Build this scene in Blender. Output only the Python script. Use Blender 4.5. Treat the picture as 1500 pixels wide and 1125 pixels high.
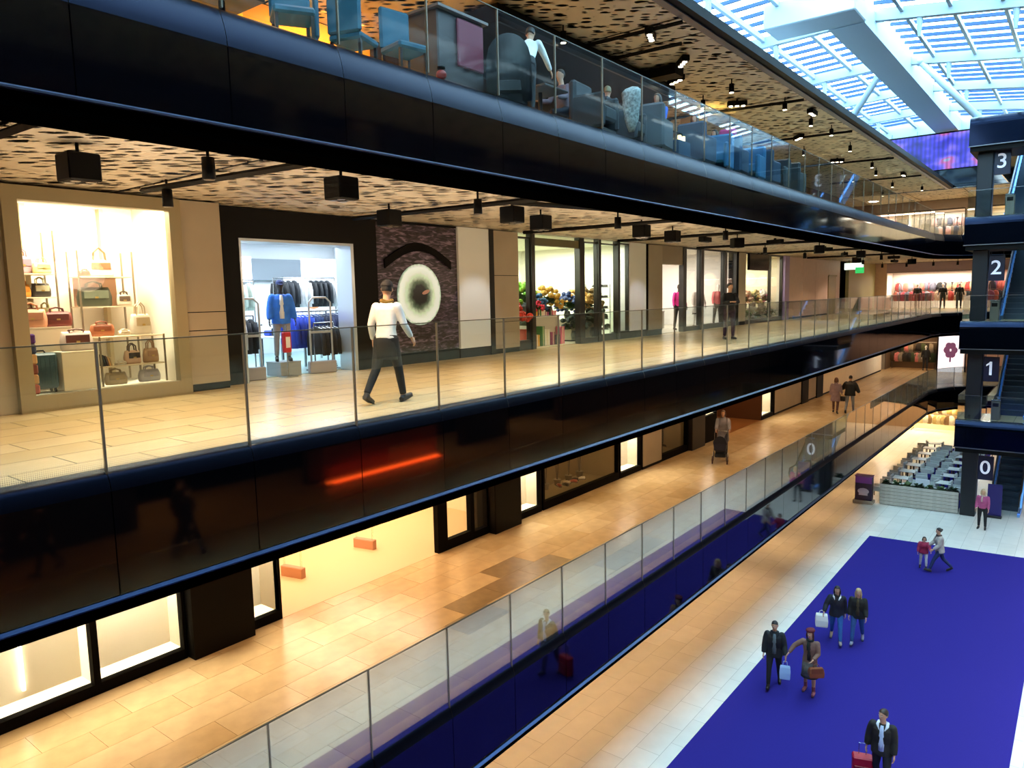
import bpy, math, random
from mathutils import Vector, Matrix, noise as mnoise
random.seed(7)
R = math.radians
PI = math.pi
for o in list(bpy.data.objects): bpy.data.objects.remove(o)
scn = bpy.context.scene
COL = scn.collection
# ---------------------------------------------------------------- camera
EYE = Vector((0.0, 0.0, 10.5))
cam_d = bpy.data.cameras.new('camera'); cam = bpy.data.objects.new('camera', cam_d); COL.objects.link(cam)
cx = Vector((.78955, .61331, -.02127)); cy = Vector((-.05592, .10643, .99275)); cz = Vector((.61113, -.78264, .11833))
M = Matrix((cx, cy, cz)).transposed().to_4x4(); M.translation = EYE
cam.matrix_world = M
cam_d.sensor_width = 36.0; cam_d.lens = 26.03; cam_d.clip_start = .05; cam_d.clip_end = 400
scn.camera = cam
# ---------------------------------------------------------------- sky (bright overcast daylight), exposure
w = bpy.data.worlds.new('world'); scn.world = w; w.use_nodes = True
nt = w.node_tree; bg = nt.nodes['Background']
tc = nt.nodes.new('ShaderNodeTexCoord'); nz = nt.nodes.new('ShaderNodeTexNoise'); nz.inputs['Scale'].default_value = 3.0
cr = nt.nodes.new('ShaderNodeValToRGB'); cr.color_ramp.elements[0].color = (.46, .76, 1, 1); cr.color_ramp.elements[1].color = (.72, .93, 1, 1)
cr.color_ramp.elements[0].position = .35; cr.color_ramp.elements[1].position = .65
nt.links.new(tc.outputs['Generated'], nz.inputs['Vector']); nt.links.new(nz.outputs['Fac'], cr.inputs['Fac']); nt.links.new(cr.outputs['Color'], bg.inputs['Color'])
bg.inputs['Strength'].default_value = 14.0
scn.view_settings.view_transform = 'Standard'; scn.view_settings.look = 'None'
scn.view_settings.exposure = 0.0; scn.view_settings.gamma = 1.0; scn.view_settings.use_curve_mapping = False
scn.cycles.use_denoising = True
scn.cycles.max_bounces = 7; scn.cycles.diffuse_bounces = 3; scn.cycles.glossy_bounces = 4
scn.cycles.transmission_bounces = 4; scn.cycles.transparent_max_bounces = 14
scn.cycles.caustics_reflective = False; scn.cycles.caustics_refractive = False
scn.cycles.sample_clamp_indirect = 4.0
# ---------------------------------------------------------------- materials
def lin(h):
    if isinstance(h, tuple): return (h[0], h[1], h[2], 1)
    h = h.lstrip('#'); c = [int(h[i:i+2], 16)/255 for i in (0, 2, 4)]
    return tuple((x/12.92 if x <= .04045 else ((x+.055)/1.055)**2.4) for x in c) + (1,)
MATS = {}
def mat(col, rough=.6, metal=0.0, spec=.5, vary=0.0, scale=4.0, bump=0.0, coat=0.0, tint=None):
    key = (col, rough, metal, spec, vary, scale, bump, coat, tint)
    if key in MATS: return MATS[key]
    m = bpy.data.materials.new('surface'); m.use_nodes = True
    n = m.node_tree; b = n.nodes['Principled BSDF']; c = lin(col)
    b.inputs['Base Color'].default_value = c; b.inputs['Roughness'].default_value = rough
    b.inputs['Metallic'].default_value = metal; b.inputs['Specular IOR Level'].default_value = spec
    b.inputs['Coat Weight'].default_value = coat
    if tint: b.inputs['Specular Tint'].default_value = lin(tint)
    if vary or bump:
        t = n.nodes.new('ShaderNodeTexCoord'); z = n.nodes.new('ShaderNodeTexNoise')
        z.inputs['Scale'].default_value = scale; z.inputs['Detail'].default_value = 5
        n.links.new(t.outputs['Object'], z.inputs['Vector'])
        if vary:
            r = n.nodes.new('ShaderNodeValToRGB')
            r.color_ramp.elements[0].position = .3; r.color_ramp.elements[1].position = .7
            r.color_ramp.elements[0].color = tuple(x*(1-vary) for x in c[:3]) + (1,)
            r.color_ramp.elements[1].color = tuple(min(1, x*(1+vary*.6)) for x in c[:3]) + (1,)
            n.links.new(z.outputs['Fac'], r.inputs['Fac']); n.links.new(r.outputs['Color'], b.inputs['Base Color'])
        if bump:
            u = n.nodes.new('ShaderNodeBump'); u.inputs['Strength'].default_value = bump; u.inputs['Distance'].default_value = .02
            n.links.new(z.outputs['Fac'], u.inputs['Height']); n.links.new(u.outputs['Normal'], b.inputs['Normal'])
    MATS[key] = m; return m
def emit(col, s):
    key = ('e', col, s)
    if key in MATS: return MATS[key]
    m = bpy.data.materials.new('lamp_light'); m.use_nodes = True; n = m.node_tree
    b = n.nodes['Principled BSDF']; b.inputs['Base Color'].default_value = lin(col)
    b.inputs['Emission Color'].default_value = lin(col); b.inputs['Emission Strength'].default_value = s
    MATS[key] = m; return m
def glass(tint=(.93, .97, .96), f0=.06, name='glass'):
    m = bpy.data.materials.new(name); m.use_nodes = True; n = m.node_tree; n.nodes.clear()
    out = n.nodes.new('ShaderNodeOutputMaterial'); mix = n.nodes.new('ShaderNodeMixShader')
    tr = n.nodes.new('ShaderNodeBsdfTransparent'); gl = n.nodes.new('ShaderNodeBsdfGlossy')
    tr.inputs['Color'].default_value = (*tint, 1); gl.inputs['Roughness'].default_value = .02
    geo = n.nodes.new('ShaderNodeNewGeometry'); dot = n.nodes.new('ShaderNodeVectorMath'); dot.operation = 'DOT_PRODUCT'
    ab = n.nodes.new('ShaderNodeMath'); ab.operation = 'ABSOLUTE'
    sub = n.nodes.new('ShaderNodeMath'); sub.operation = 'SUBTRACT'; sub.inputs[0].default_value = 1.0
    pw = n.nodes.new('ShaderNodeMath'); pw.operation = 'POWER'; pw.inputs[1].default_value = 4.5
    mul = n.nodes.new('ShaderNodeMath'); mul.operation = 'MULTIPLY_ADD'; mul.inputs[1].default_value = 1-f0; mul.inputs[2].default_value = f0
    L = n.links.new
    L(geo.outputs['Normal'], dot.inputs[0]); L(geo.outputs['Incoming'], dot.inputs[1]); L(dot.outputs['Value'], ab.inputs[0])
    L(ab.outputs[0], sub.inputs[1]); L(sub.outputs[0], pw.inputs[0]); L(pw.outputs[0], mul.inputs[0])
    L(mul.outputs[0], mix.inputs['Fac']); L(tr.outputs[0], mix.inputs[1]); L(gl.outputs[0], mix.inputs[2]); L(mix.outputs[0], out.inputs['Surface'])
    return m
GLASS = glass(); RAILGLASS = glass((.92, .97, .97), .04, 'railing_glass'); RAILGLASS1 = glass((.78, .85, .88), .27, 'lower_railing_glass'); SHOPGLASS = glass((.96, .98, .97), .03, 'shop_glass')  # lower railing: ground-floor reflection put into a blue-grey tint and stronger mirror
def nodes_of(m):
    return m.node_tree, m.node_tree.nodes, m.node_tree.links.new
def floor_mat(c1, c2, rough, bw=1.2, bh=.6, grout='#7d6a4c'):
    m = bpy.data.materials.new('stone_floor'); m.use_nodes = True; t, n, L = nodes_of(m); b = n['Principled BSDF']
    tc = n.new('ShaderNodeTexCoord'); mp = n.new('ShaderNodeMapping'); mp.inputs['Rotation'].default_value = (0, 0, PI/2)
    br = n.new('ShaderNodeTexBrick'); br.inputs['Scale'].default_value = 1.0
    br.inputs['Brick Width'].default_value = bw; br.inputs['Row Height'].default_value = bh; br.inputs['Mortar Size'].default_value = .006
    br.inputs['Color1'].default_value = lin(c1); br.inputs['Color2'].default_value = lin(c2); br.inputs['Mortar'].default_value = lin(grout)
    nz = n.new('ShaderNodeTexNoise'); nz.inputs['Scale'].default_value = 2.5; nz.inputs['Detail'].default_value = 8
    mx = n.new('ShaderNodeMix'); mx.data_type = 'RGBA'; mx.blend_type = 'MULTIPLY'; mx.inputs['Factor'].default_value = .18
    L(tc.outputs['Object'], mp.inputs['Vector']); L(mp.outputs[0], br.inputs['Vector']); L(tc.outputs['Object'], nz.inputs['Vector'])
    L(br.outputs['Color'], mx.inputs['A']); L(nz.outputs['Fac'], mx.inputs['B']); L(mx.outputs['Result'], b.inputs['Base Color'])
    b.inputs['Roughness'].default_value = rough
    return m
def perf_mat():
    # perforated ceiling sheet: elongated holes cut right through (alpha), real dark void above
    m = bpy.data.materials.new('perforated_sheet'); m.use_nodes = True; t, n, L = nodes_of(m); b = n['Principled BSDF']
    tc = n.new('ShaderNodeTexCoord'); m0 = n.new('ShaderNodeMapping'); m0.inputs['Rotation'].default_value = (0, 0, R(-38))
    mp = n.new('ShaderNodeMapping'); mp.inputs['Scale'].default_value = (3.1, 7.0, 1)
    vo = n.new('ShaderNodeTexVoronoi'); vo.voronoi_dimensions = '2D'; vo.inputs['Scale'].default_value = 1.0; vo.inputs['Randomness'].default_value = .9
    vc = n.new('ShaderNodeSeparateColor')
    th = n.new('ShaderNodeMath'); th.operation = 'MULTIPLY_ADD'; th.inputs[1].default_value = .46; th.inputs[2].default_value = .05
    gt = n.new('ShaderNodeMath'); gt.operation = 'GREATER_THAN'
    L(tc.outputs['Object'], m0.inputs['Vector']); L(m0.outputs[0], mp.inputs['Vector']); L(mp.outputs[0], vo.inputs['Vector'])
    L(vo.outputs['Color'], vc.inputs['Color']); L(vc.outputs[0], th.inputs[0])
    L(vo.outputs['Distance'], gt.inputs[0]); L(th.outputs[0], gt.inputs[1]); L(gt.outputs[0], b.inputs['Alpha'])
    b.inputs['Base Color'].default_value = lin('#d6c8b2'); b.inputs['Roughness'].default_value = .55; b.inputs['Metallic'].default_value = .0
    return m
PERF = perf_mat()
BLACKG = mat('#030305', .05, 0, .8)         # black gloss glass fascia
BLACK = mat('#040404', .6, 0, .3); BLACKM = mat('#040405', .6, 0, .14)
STEEL = mat('#9a9da0', .25, .9); DARKSTEEL = mat('#2a2c30', .35, .6)
BEIGE = mat('#a39682', .55, vary=.06, scale=1.5); BEIGED = mat('#8d7d62', .55)
CREAM = mat('#f3e6cd', .7, vary=.03); WHITE = mat('#eeeeec', .6); PINKW = mat('#cdb0a2', .6, vary=.05)
ROOFW = mat('#a6b8c4', .5); DARKBROWN = mat('#0b0705', .5, 0, .1, vary=.2, scale=2)
FL1 = floor_mat('#cfae80', '#c5a374', .22); FL0 = floor_mat('#e9e4da', '#e1dbcf', .3, grout='#b3aca0'); FL2 = floor_mat('#dcc69f', '#d2ba8e', .2)
# ---------------------------------------------------------------- mesh collector
class MB:
    def __init__(s): s.v = []; s.f = []
    def add(s, vs, fs):
        k = len(s.v); s.v += [tuple(v) for v in vs]; s.f += [tuple(i+k for i in f) for f in fs]; return s
    def box(s, x0, x1, y0, y1, z0, z1, bev=0.0):
        if bev > 0:
            b = bev; vs = []; fs = []
            # chamfered box: 24 corner points
            def P(x, y, z): vs.append((x, y, z)); return len(vs)-1
            idx = {}
            for ix, X in ((0, x0), (1, x1)):
                for iy, Y in ((0, y0), (1, y1)):
                    for iz, Z in ((0, z0), (1, z1)):
                        ox = b if ix == 0 else -b; oy = b if iy == 0 else -b; oz = b if iz == 0 else -b
                        idx[ix, iy, iz] = (P(X, Y+oy, Z+oz), P(X+ox, Y, Z+oz), P(X+ox, Y+oy, Z))
            g = idx
            for ix in (0, 1): fs.append([g[ix, a, c][0] for a, c in ((0, 0), (1, 0), (1, 1), (0, 1))][::(1 if ix else -1)])
            for iy in (0, 1): fs.append([g[a, iy, c][1] for a, c in ((0, 0), (1, 0), (1, 1), (0, 1))][::(-1 if iy else 1)])
            for iz in (0, 1): fs.append([g[a, c, iz][2] for a, c in ((0, 0), (1, 0), (1, 1), (0, 1))][::(1 if iz else -1)])
            for iy in (0, 1):
                for iz in (0, 1): fs.append((g[0, iy, iz][1], g[1, iy, iz][1], g[1, iy, iz][2], g[0, iy, iz][2]))
            for ix in (0, 1):
                for iz in (0, 1): fs.append((g[ix, 0, iz][0], g[ix, 1, iz][0], g[ix, 1, iz][2], g[ix, 0, iz][2]))
            for ix in (0, 1):
                for iy in (0, 1): fs.append((g[ix, iy, 0][0], g[ix, iy, 1][0], g[ix, iy, 1][1], g[ix, iy, 0][1]))
            for t in g.values(): fs.append(t)
            return s.add(vs, fs)
        return s.add([(x0, y0, z0), (x1, y0, z0), (x1, y1, z0), (x0, y1, z0), (x0, y0, z1), (x1, y0, z1), (x1, y1, z1), (x0, y1, z1)],
                     [(0, 3, 2, 1), (4, 5, 6, 7), (0, 1, 5, 4), (1, 2, 6, 5), (2, 3, 7, 6), (3, 0, 4, 7)])
    def prism(s, pts, z0, z1):
        n = len(pts)
        return s.add([(x, y, z0) for x, y in pts] + [(x, y, z1) for x, y in pts],
                     [tuple(range(n))[::-1], tuple(range(n, 2*n))] + [(i, (i+1) % n, n+(i+1) % n, n+i) for i in range(n)])
    def prof_y(s, pts, y0, y1):      # closed profile in x,z extruded along y
        n = len(pts)
        return s.add([(x, y0, z) for x, z in pts] + [(x, y1, z) for x, z in pts],
                     [tuple(range(n)), tuple(range(n, 2*n))[::-1]] + [(i, n+i, n+(i+1) % n, (i+1) % n) for i in range(n)])
    def loft(s, rings, cap=True, closed=True):
        n = len(rings[0]); vs = [p for r in rings for p in r]; fs = []
        for k in range(len(rings)-1):
            for i in range(n if closed else n-1):
                j = (i+1) % n; fs.append((k*n+i, k*n+j, (k+1)*n+j, (k+1)*n+i))
        if cap: fs += [tuple(range(n))[::-1], tuple(range((len(rings)-1)*n, len(rings)*n))]
        return s.add(vs, fs)
    def tube(s, pts, rad, n=8, flat=1.0, up=None):
        pts = [Vector(p) for p in pts]; rad = rad if isinstance(rad, (list, tuple)) else [rad]*len(pts)
        rings = []; u = None
        for i, p in enumerate(pts):
            d = (pts[min(i+1, len(pts)-1)] - pts[max(i-1, 0)])
            d = d.normalized() if d.length > 1e-9 else Vector((0, 0, 1))
            if u is None:
                u = Vector(up) if up else (Vector((1, 0, 0)) if abs(d.x) < .9 else Vector((0, 1, 0)))
            u = (u - d*u.dot(d)); u = u.normalized() if u.length > 1e-6 else d.orthogonal().normalized(); v = d.cross(u)
            rings.append([p + u*(math.cos(2*PI*k/n)*rad[i]) + v*(math.sin(2*PI*k/n)*rad[i]*flat) for k in range(n)])
        return s.loft(rings)
    def cyl(s, x, y, z0, z1, r, n=16, r1=None):
        return s.tube([(x, y, z0), (x, y, z1)], [r, r if r1 is None else r1], n)
    def ball(s, c, r, n=12, m=8):
        rx, ry, rz = r if isinstance(r, (tuple, list)) else (r, r, r); vs = [(c[0], c[1], c[2]-rz)]
        for i in range(1, m):
            a = -PI/2 + PI*i/m
            vs += [(c[0]+rx*math.cos(a)*math.cos(2*PI*k/n), c[1]+ry*math.cos(a)*math.sin(2*PI*k/n), c[2]+rz*math.sin(a)) for k in range(n)]
        vs.append((c[0], c[1], c[2]+rz)); fs = []
        for k in range(n):
            fs.append((0, 1+(k+1) % n, 1+k))
            for i in range(m-2): fs.append((1+i*n+k, 1+i*n+(k+1) % n, 1+(i+1)*n+(k+1) % n, 1+(i+1)*n+k))
            fs.append((1+(m-2)*n+k, 1+(m-2)*n+(k+1) % n, len(vs)-1))
        return s.add(vs, fs)
    def xf(s, m):
        s.v = [tuple(m @ Vector(p)) for p in s.v]; return s
    def me(s, name, m, smooth=False):
        d = bpy.data.meshes.new(name); d.from_pydata(s.v, [], s.f); d.materials.append(m)
        if smooth: d.polygons.foreach_set('use_smooth', [True]*len(d.polygons))
        d.update(); return d
def fix(d):
    import bmesh
    b = bmesh.new(); b.from_mesh(d); bmesh.ops.recalc_face_normals(b, faces=b.faces); b.to_mesh(d); b.free()
def ob(name, mb, m, parent=None, smooth=False, loc=None):
    d = mb if isinstance(mb, bpy.types.Mesh) else mb.me(name, m, smooth)
    if not isinstance(mb, bpy.types.Mesh): fix(d)
    o = bpy.data.objects.new(name, d); COL.objects.link(o)
    if parent: o.parent = parent
    if loc: o.location = loc
    return o
def tag(o, label, cat, group=None):
    o['label'] = label; o['category'] = cat
    if group: o['group'] = group
    return o
def thing(name, label, cat, loc=(0, 0, 0), rz=0.0, group=None):
    o = bpy.data.objects.new(name, None); COL.objects.link(o); o.location = loc; o.rotation_euler = (0, 0, rz)
    o.empty_display_size = .1
    return tag(o, label, cat, group)
def struct(name, mb, m, parent=None, smooth=False):
    o = ob(name, mb, m, parent, smooth)
    if not parent: o['kind'] = 'structure'
    return o
def setting(name):
    o = bpy.data.objects.new(name, None); COL.objects.link(o); o['kind'] = 'structure'; return o
KIDS = {}
def copy_tree(o, loc=None, rz=None, label=None, group=None, parent=None):
    c = o.copy(); COL.objects.link(c); c.parent = parent
    for k in o.children: copy_tree(k, parent=c)
    if loc is not None: c.location = loc
    if rz is not None: c.rotation_euler = (0, 0, rz)
    if label: c['label'] = label
    if group: c['group'] = group
    return c
def lamp(kind, loc, energy, col, size=.1, size_y=None, rot=(0, 0, 0), spot=None, blend=.6):
    d = bpy.data.lights.new('light', kind); d.energy = energy; d.color = lin(col)[:3]
    if kind == 'AREA':
        d.shape = 'RECTANGLE'; d.size = size; d.size_y = size_y or size
    else: d.shadow_soft_size = size
    if kind == 'SPOT': d.spot_size = R(spot or 90); d.spot_blend = blend
    o = bpy.data.objects.new('light', d); COL.objects.link(o); o.location = loc; o.rotation_euler = rot; return o
WARM = '#ffd09a'; WARMER = '#ffbf7a'; NEUT = '#fff1dc'; COOL = '#e6f3ff'
F = [0.0, 4.5, 8.95, 13.5, 17.7]
XE = -7.1            # edge of the void
# ================================================================ STRUCTURE
YE = 53.0; RC = 5.0
def edge_path():                 # plan of the void edge: straight, rounded corner, far side
    p = [(XE, -1.5+1.5*k) for k in range(34)]          # to y = 48
    for k in range(1, 6):
        a = PI - k*(PI/2)/5; p.append((XE+RC+RC*math.cos(a), YE-RC+RC*math.sin(a)))
    p += [(-.6, YE), (.9, YE)]
    return p
PATH = edge_path()
def outline(y0=-4.0, x1=6.0, inset=0.0):
    pts = [(-20, y0), (XE-inset, y0)] + [(XE-inset, PATH[33][1])]
    for k in range(1, 6):
        a = PI - k*(PI/2)/5; pts.append((XE+RC+(RC+inset)*math.cos(a), YE-RC+(RC+inset)*math.sin(a)))
    return pts + [(x1, YE+inset), (x1, 62), (-20, 62)]
# ground
struct('floor', MB().box(-20, 8, -6, 62, -.3, 0), FL0)
# gallery slabs
for lv, m in ((1, FL1), (2, FL2), (3, FL2)):
    f = struct('floor', MB().prism(outline(inset=.22), F[lv]-.28, F[lv]), m); f['label'] = 'warm limestone gallery floor'
    struct('floor', MB().box(.3, 8, -6, 62 if lv != 2 else 62, F[lv]-.28, F[lv]), m)
struct('floor', MB().box(-20, -9.9, -4, 62, F[4]-.2, F[4]+.05).box(-9.9, 6, 54.1, 62, F[4]-.2, F[4]+.05), mat('#8d9298', .7))
struct('floor', MB().box(.3, 8, -6, 62, F[4]-.2, F[4]+.05), mat('#8d9298', .7))
# dark tongue: ceiling void above the perforated sheets
struct('trim_1', MB().box(-20, XE-.3, -4, 53.6, 16.72, 16.74).box(-20, 6, 53.6, 62, 16.72, 16.74), BLACK)
for lv in (1, 2, 3):
    h = F[lv]-1.20
    struct('trim_1', MB().prism(outline(inset=.3), h+.35, h+.37), BLACK)
CEIL = {1: 3.35, 2: 7.72, 3: 12.26, 4: 16.5}
def ceil_plate(h, ybreaks, x0, x1):
    c = setting('ceiling')
    for a, b in zip(ybreaks[:-1], ybreaks[1:]):
        ob('ceiling_panel', MB().box(x0, x1, a+.04, b-.04, h, h+.012), PERF, c)
    return c
ceil_plate(CEIL[3], [-3, 2.85, 5.65, 10.5, 15, 21, 27, 33, 39, 45, 53.3], -12.9, XE-.42)
ceil_plate(CEIL[4], [-3, 3, 9.5, 15.9, 17.1, 24.5, 30.6, 38, 45, 53.3], -13.6, XE-.28)
ceil_plate(CEIL[2], [-3, 6, 13, 20, 27, 34, 41, 48, 53.3], -11.8, XE-.42)
ceil_plate(CEIL[1], [-3, 12, 27, 42, 53.3], -13, XE-.42)
for lv in (2, 3, 4):             # far side ceilings
    c = setting('ceiling')
    for a in range(6): ob('ceiling_panel', MB().box(-13+3.2*a+.03, -13+3.2*(a+1)-.03, 53.4, 60, CEIL[lv], CEIL[lv]+.012), PERF, c)
for lv in (2, 3, 4): struct('ceiling', MB().box(.45, 8, -6, 62, CEIL[lv], CEIL[lv]+.02), PERF)
struct('ceiling', MB().box(.45, 8, -6, 62, CEIL[1], CEIL[1]+.02), mat('#b9a68a', .5))
# fascia of black gloss glass panels, metal lip, recessed soffit, glass balustrade
def fascia_profile(h, bull):
    pts = [(0, -1.19)]
    for k in range(0, 9):
        u = k/8; pts.append((-.11*(bull/.42)*u*u, -bull-.04+bull*u))
    return pts + [(pts[-1][0]-.03, -.012), (pts[-1][0]-.07, 0), (-.26, 0), (-.26, -1.19)]
def seg_iter():
    for a, b in zip(PATH[:-1], PATH[1:]):
        dx, dy = b[0]-a[0], b[1]-a[1]; L = math.hypot(dx, dy)
        yield a, L, math.atan2(-dx, dy)
def strip(pts_xz, zoff):
    # a profile swept along the path (mitred by averaging normals)
    n = len(PATH); rings = []
    for i, p in enumerate(PATH):
        a = PATH[max(i-1, 0)]; b = PATH[min(i+1, n-1)]
        d = Vector((b[0]-a[0], b[1]-a[1])).normalized(); nx, ny = d.y, -d.x
        rings.append([(p[0]+x*nx, p[1]+x*ny, z+zoff) for x, z in pts_xz])
    return MB().loft(rings)
FASC = {}
for lv in (1, 2, 3):
    root = setting('trim_%d' % (lv+1))
    bull = .16 if lv < 3 else .42
    fp = fascia_profile(0, bull); crown = fp[2:-1]+[(-.26, fp[2][1])]; flat = [fp[0], fp[1], fp[2], (-.26, fp[2][1]), fp[-1]]
    cm = MB().loft([[(x, .004, z) for x, z in crown[:-1]], [(x, 1.496, z) for x, z in crown[:-1]]], False, False).me('fascia_crown', mat('#04050a', .42, 0, .24 if lv == 3 else .10, tint='#6f86d8'), True); fix(cm)  # blue sky sheen put into the crown's specular tint
    if cm.polygons[0].normal.x < 0: cm.flip_normals()
    pm = MB().prof_y(flat, .006, 1.494).me('fascia_panel', BLACKG if lv < 3 else mat('#030306', .07, 0, .45), False); fix(pm)
    for a, L, ang in seg_iter():
        o = ob('fascia_panel', pm, None, root); o.location = (a[0], a[1], F[lv]); o.rotation_euler = (0, 0, ang); o.scale = (1, L/1.5, 1)
        o = ob('fascia_crown', cm, None, root); o.location = (a[0], a[1], F[lv]); o.rotation_euler = (0, 0, ang); o.scale = (1, L/1.5, 1)
    ob('fascia_lip', strip([(-.06, -1.225), (.05, -1.225), (.055, -1.21), (.012, -1.188), (-.06, -1.188)], F[lv]), mat('#54668c' if lv == 3 else '#1c2844', .3, .85), root)  # sky's blue put into the lip colour, brighter on the upper gallery
    ob('soffit_band', strip([(-.45, -1.40), (-.02, -1.36), (-.02, -1.225), (-.45, -1.225)], F[lv]), mat('#010101', .9, 0, .0), root)
# level four: thin ledge on the left, deep fascia with a video screen over it at the far end
root = setting('trim_5')
ob('ledge', MB().prof_y([(XE-.3, 16.46), (XE, 16.5), (XE+.02, 16.70), (XE-.3, 16.74)], -3, 53.6), mat('#05070c', .5, 0, .1), root)
ob('ledge_lip', MB().box(XE-.34, XE-.16, -3, 53.6, 16.44, 16.47), mat('#54586a', .4, .6), root)
ob('fascia_panel', MB().box(-14, -3.5, 53.6, 54, 16.5, 17.62), BLACKG, root)
ob('fascia_lip', MB().box(-14, -3.5, 53.52, 53.62, 16.46, 16.52), mat('#5a6377', .4, .7), root)

def balustrade(lv, label):
    root = thing('glass_balustrade', label, 'railing', (XE, 0, F[lv]))
    pane = MB().box(-.012, 0, .012, 1.488, -.02, 1.2).me('glass_pane', RAILGLASS1 if lv == 1 else RAILGLASS); fix(pane)
    frit = MB().box(-.016, -.012, .012, 1.488, -.02, .22).me('frit_band', FRIT); fix(frit)
    post = MB().box(-.022, .008, -.009, .009, -.02, 1.2).me('joint_strip', mat('#7d7466', .35, .7)); fix(post)
    cap = MB().box(-.018, .006, 0, 1.5, 1.2, 1.212).me('top_edge', mat('#4c4a3c', .3, .5)); fix(cap)
    for a, L, ang in seg_iter():
        for me, nm in ((pane, 'glass_pane'), (frit, 'frit_band'), (post, 'joint_strip'), (cap, 'top_edge')):
            if nm == 'frit_band' and lv == 3: continue
            o = ob(nm, me, None, root); o.location = (a[0]-XE-.06, a[1], 0); o.rotation_euler = (0, 0, ang); o.scale = (1, L/1.5, 1)
    return root
def frit_mat():
    m = bpy.data.materials.new('dotted_frit'); m.use_nodes = True; t, n, L = nodes_of(m); b = n['Principled BSDF']
    b.inputs['Base Color'].default_value = lin('#b9bdc8'); b.inputs['Roughness'].default_value = .5
    tc = n.new('ShaderNodeTexCoord'); sx = n.new('ShaderNodeSeparateXYZ'); L(tc.outputs['Object'], sx.inputs[0])
    vo = n.new('ShaderNodeTexVoronoi'); vo.inputs['Scale'].default_value = 60; vo.inputs['Randomness'].default_value = 0; L(tc.outputs['Object'], vo.inputs['Vector'])
    mp = n.new('ShaderNodeMapRange'); mp.inputs['From Min'].default_value = -.02; mp.inputs['From Max'].default_value = .22
    mp.inputs['To Min'].default_value = .5; mp.inputs['To Max'].default_value = .0; L(sx.outputs['Z'], mp.inputs['Value'])
    lt = n.new('ShaderNodeMath'); lt.operation = 'LESS_THAN'; L(vo.outputs['Distance'], lt.inputs[0]); L(mp.outputs[0], lt.inputs[1])
    ml = n.new('ShaderNodeMath'); ml.operation = 'MULTIPLY'; ml.inputs[1].default_value = .32; L(lt.outputs[0], ml.inputs[0]); L(ml.outputs[0], b.inputs['Alpha'])
    return m
FRIT = frit_mat()
balustrade(1, 'long glass balustrade along the lower gallery, reflecting the pale ground floor')
balustrade(2, 'long glass balustrade in front of the shops on the middle gallery')
balustrade(3, 'glass balustrade along the upper gallery in front of the restaurant seats')

# opposite side (seen in the black glass and the railings)
for lv in (1, 3):
    struct('trim_%d' % (lv+5), MB().box(.22, .5, -6, 37.5, F[lv]-1.2, F[lv]), BLACKG)
    struct('trim_%d' % (lv+5), MB().box(.24, .25, -6, 37.5, F[lv], F[lv]+1.1), GLASS)
struct('trim_7', MB().box(.35, .6, -6, 37.5, F[2]-1.2, F[2]), BLACKG)
struct('trim_9', MB().box(.22, .5, -6, 50, F[4]-1.2, F[4]), BLACKG)
struct('wall_right', MB().box(.3, .5, -6, 20, F[4], 19.2).box(.3, .5, 20, 30, F[4], 19.2).box(.3, .5, 30, 37, F[4], 18.4), mat('#22242a', .7))  # unseen parapet added to keep roof reflections off the upper railing

# outer shell
SH = mat('#17130f', .5)
struct('wall_left', MB().box(-20.3, -20, -6, 62, 0, 20.7), SH)
struct('wall_right', MB().box(8, 8.3, -6, 62, 0, 20.7), SH)
struct('wall_near', MB().box(-20, 8, -6.3, -6, 0, 20.7), mat('#3a342c', .5))
struct('wall_far', MB().box(-20, 8, 62, 62.3, 0, 17.7), SH)

# ---------------------------------------------------------------- roof
def zl(x): return 21.1 + .04*(x+8.2)          # left slope
def zr(x): return 21.05 - .13*(x+7.1)          # right slope
roof = setting('ceiling')
ob('spine_beam', MB().box(-8.25, -7.1, 30.3, 56, 20.15, 21.0, .04), ROOFW, roof)
ob('spine_beam', MB().box(-10.2, -7.0, 28.7, 30.3, 20.1, 21.0, .04), ROOFW, roof)
ob('spine_flange', MB().box(-8.3, -7.05, 30.3, 56, 20.08, 20.16), ROOFW, roof)
YB = [4.5, 11.5, 18.5, 25.3, 32.25, 39.4, 45.4, 51.0]
for y in YB:
    ob('roof_beam', MB().prof_y([(-16, zl(-16)-.42), (-8.25, zl(-8.25)-.42), (-8.25, zl(-8.25)), (-16, zl(-16))], y-.14, y+.14), ROOFW, roof)
    ob('roof_beam', MB().prof_y([(-7.1, zr(-7.1)-.42), (8, zr(8)-.42), (8, zr(8)), (-7.1, zr(-7.1))], y-.14, y+.14), ROOFW, roof)
    for x in (-14.2, -10.9):
        ob('beam_hanger', MB().box(x-.08, x+.08, y-.08, y+.08, zl(x)-1.1, zl(x)-.4), ROOFW, roof)
    for x in (-5.6, -2.6, .4):
        ob('beam_hanger', MB().tube([(x, y, zr(x)-1.1), (x, y, zr(x)-.4)], [.05, .12], 8), ROOFW, roof)
for x in (-15.0, -13.2, -11.4, -9.7):
    ob('roof_rafter', MB().box(x-.07, x+.07, -6, 56, zl(x)-.20, zl(x)), ROOFW, roof)
for x in (-6.2, -4.6, -3.0, -1.4, .2, 1.8, 3.4, 5.0, 6.6):
    ob('roof_rafter', MB().box(x-.06, x+.06, -6, 56, zr(x)-.18, zr(x)), ROOFW, roof)
LV = mat('#1c4068', .45, .3)
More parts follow.
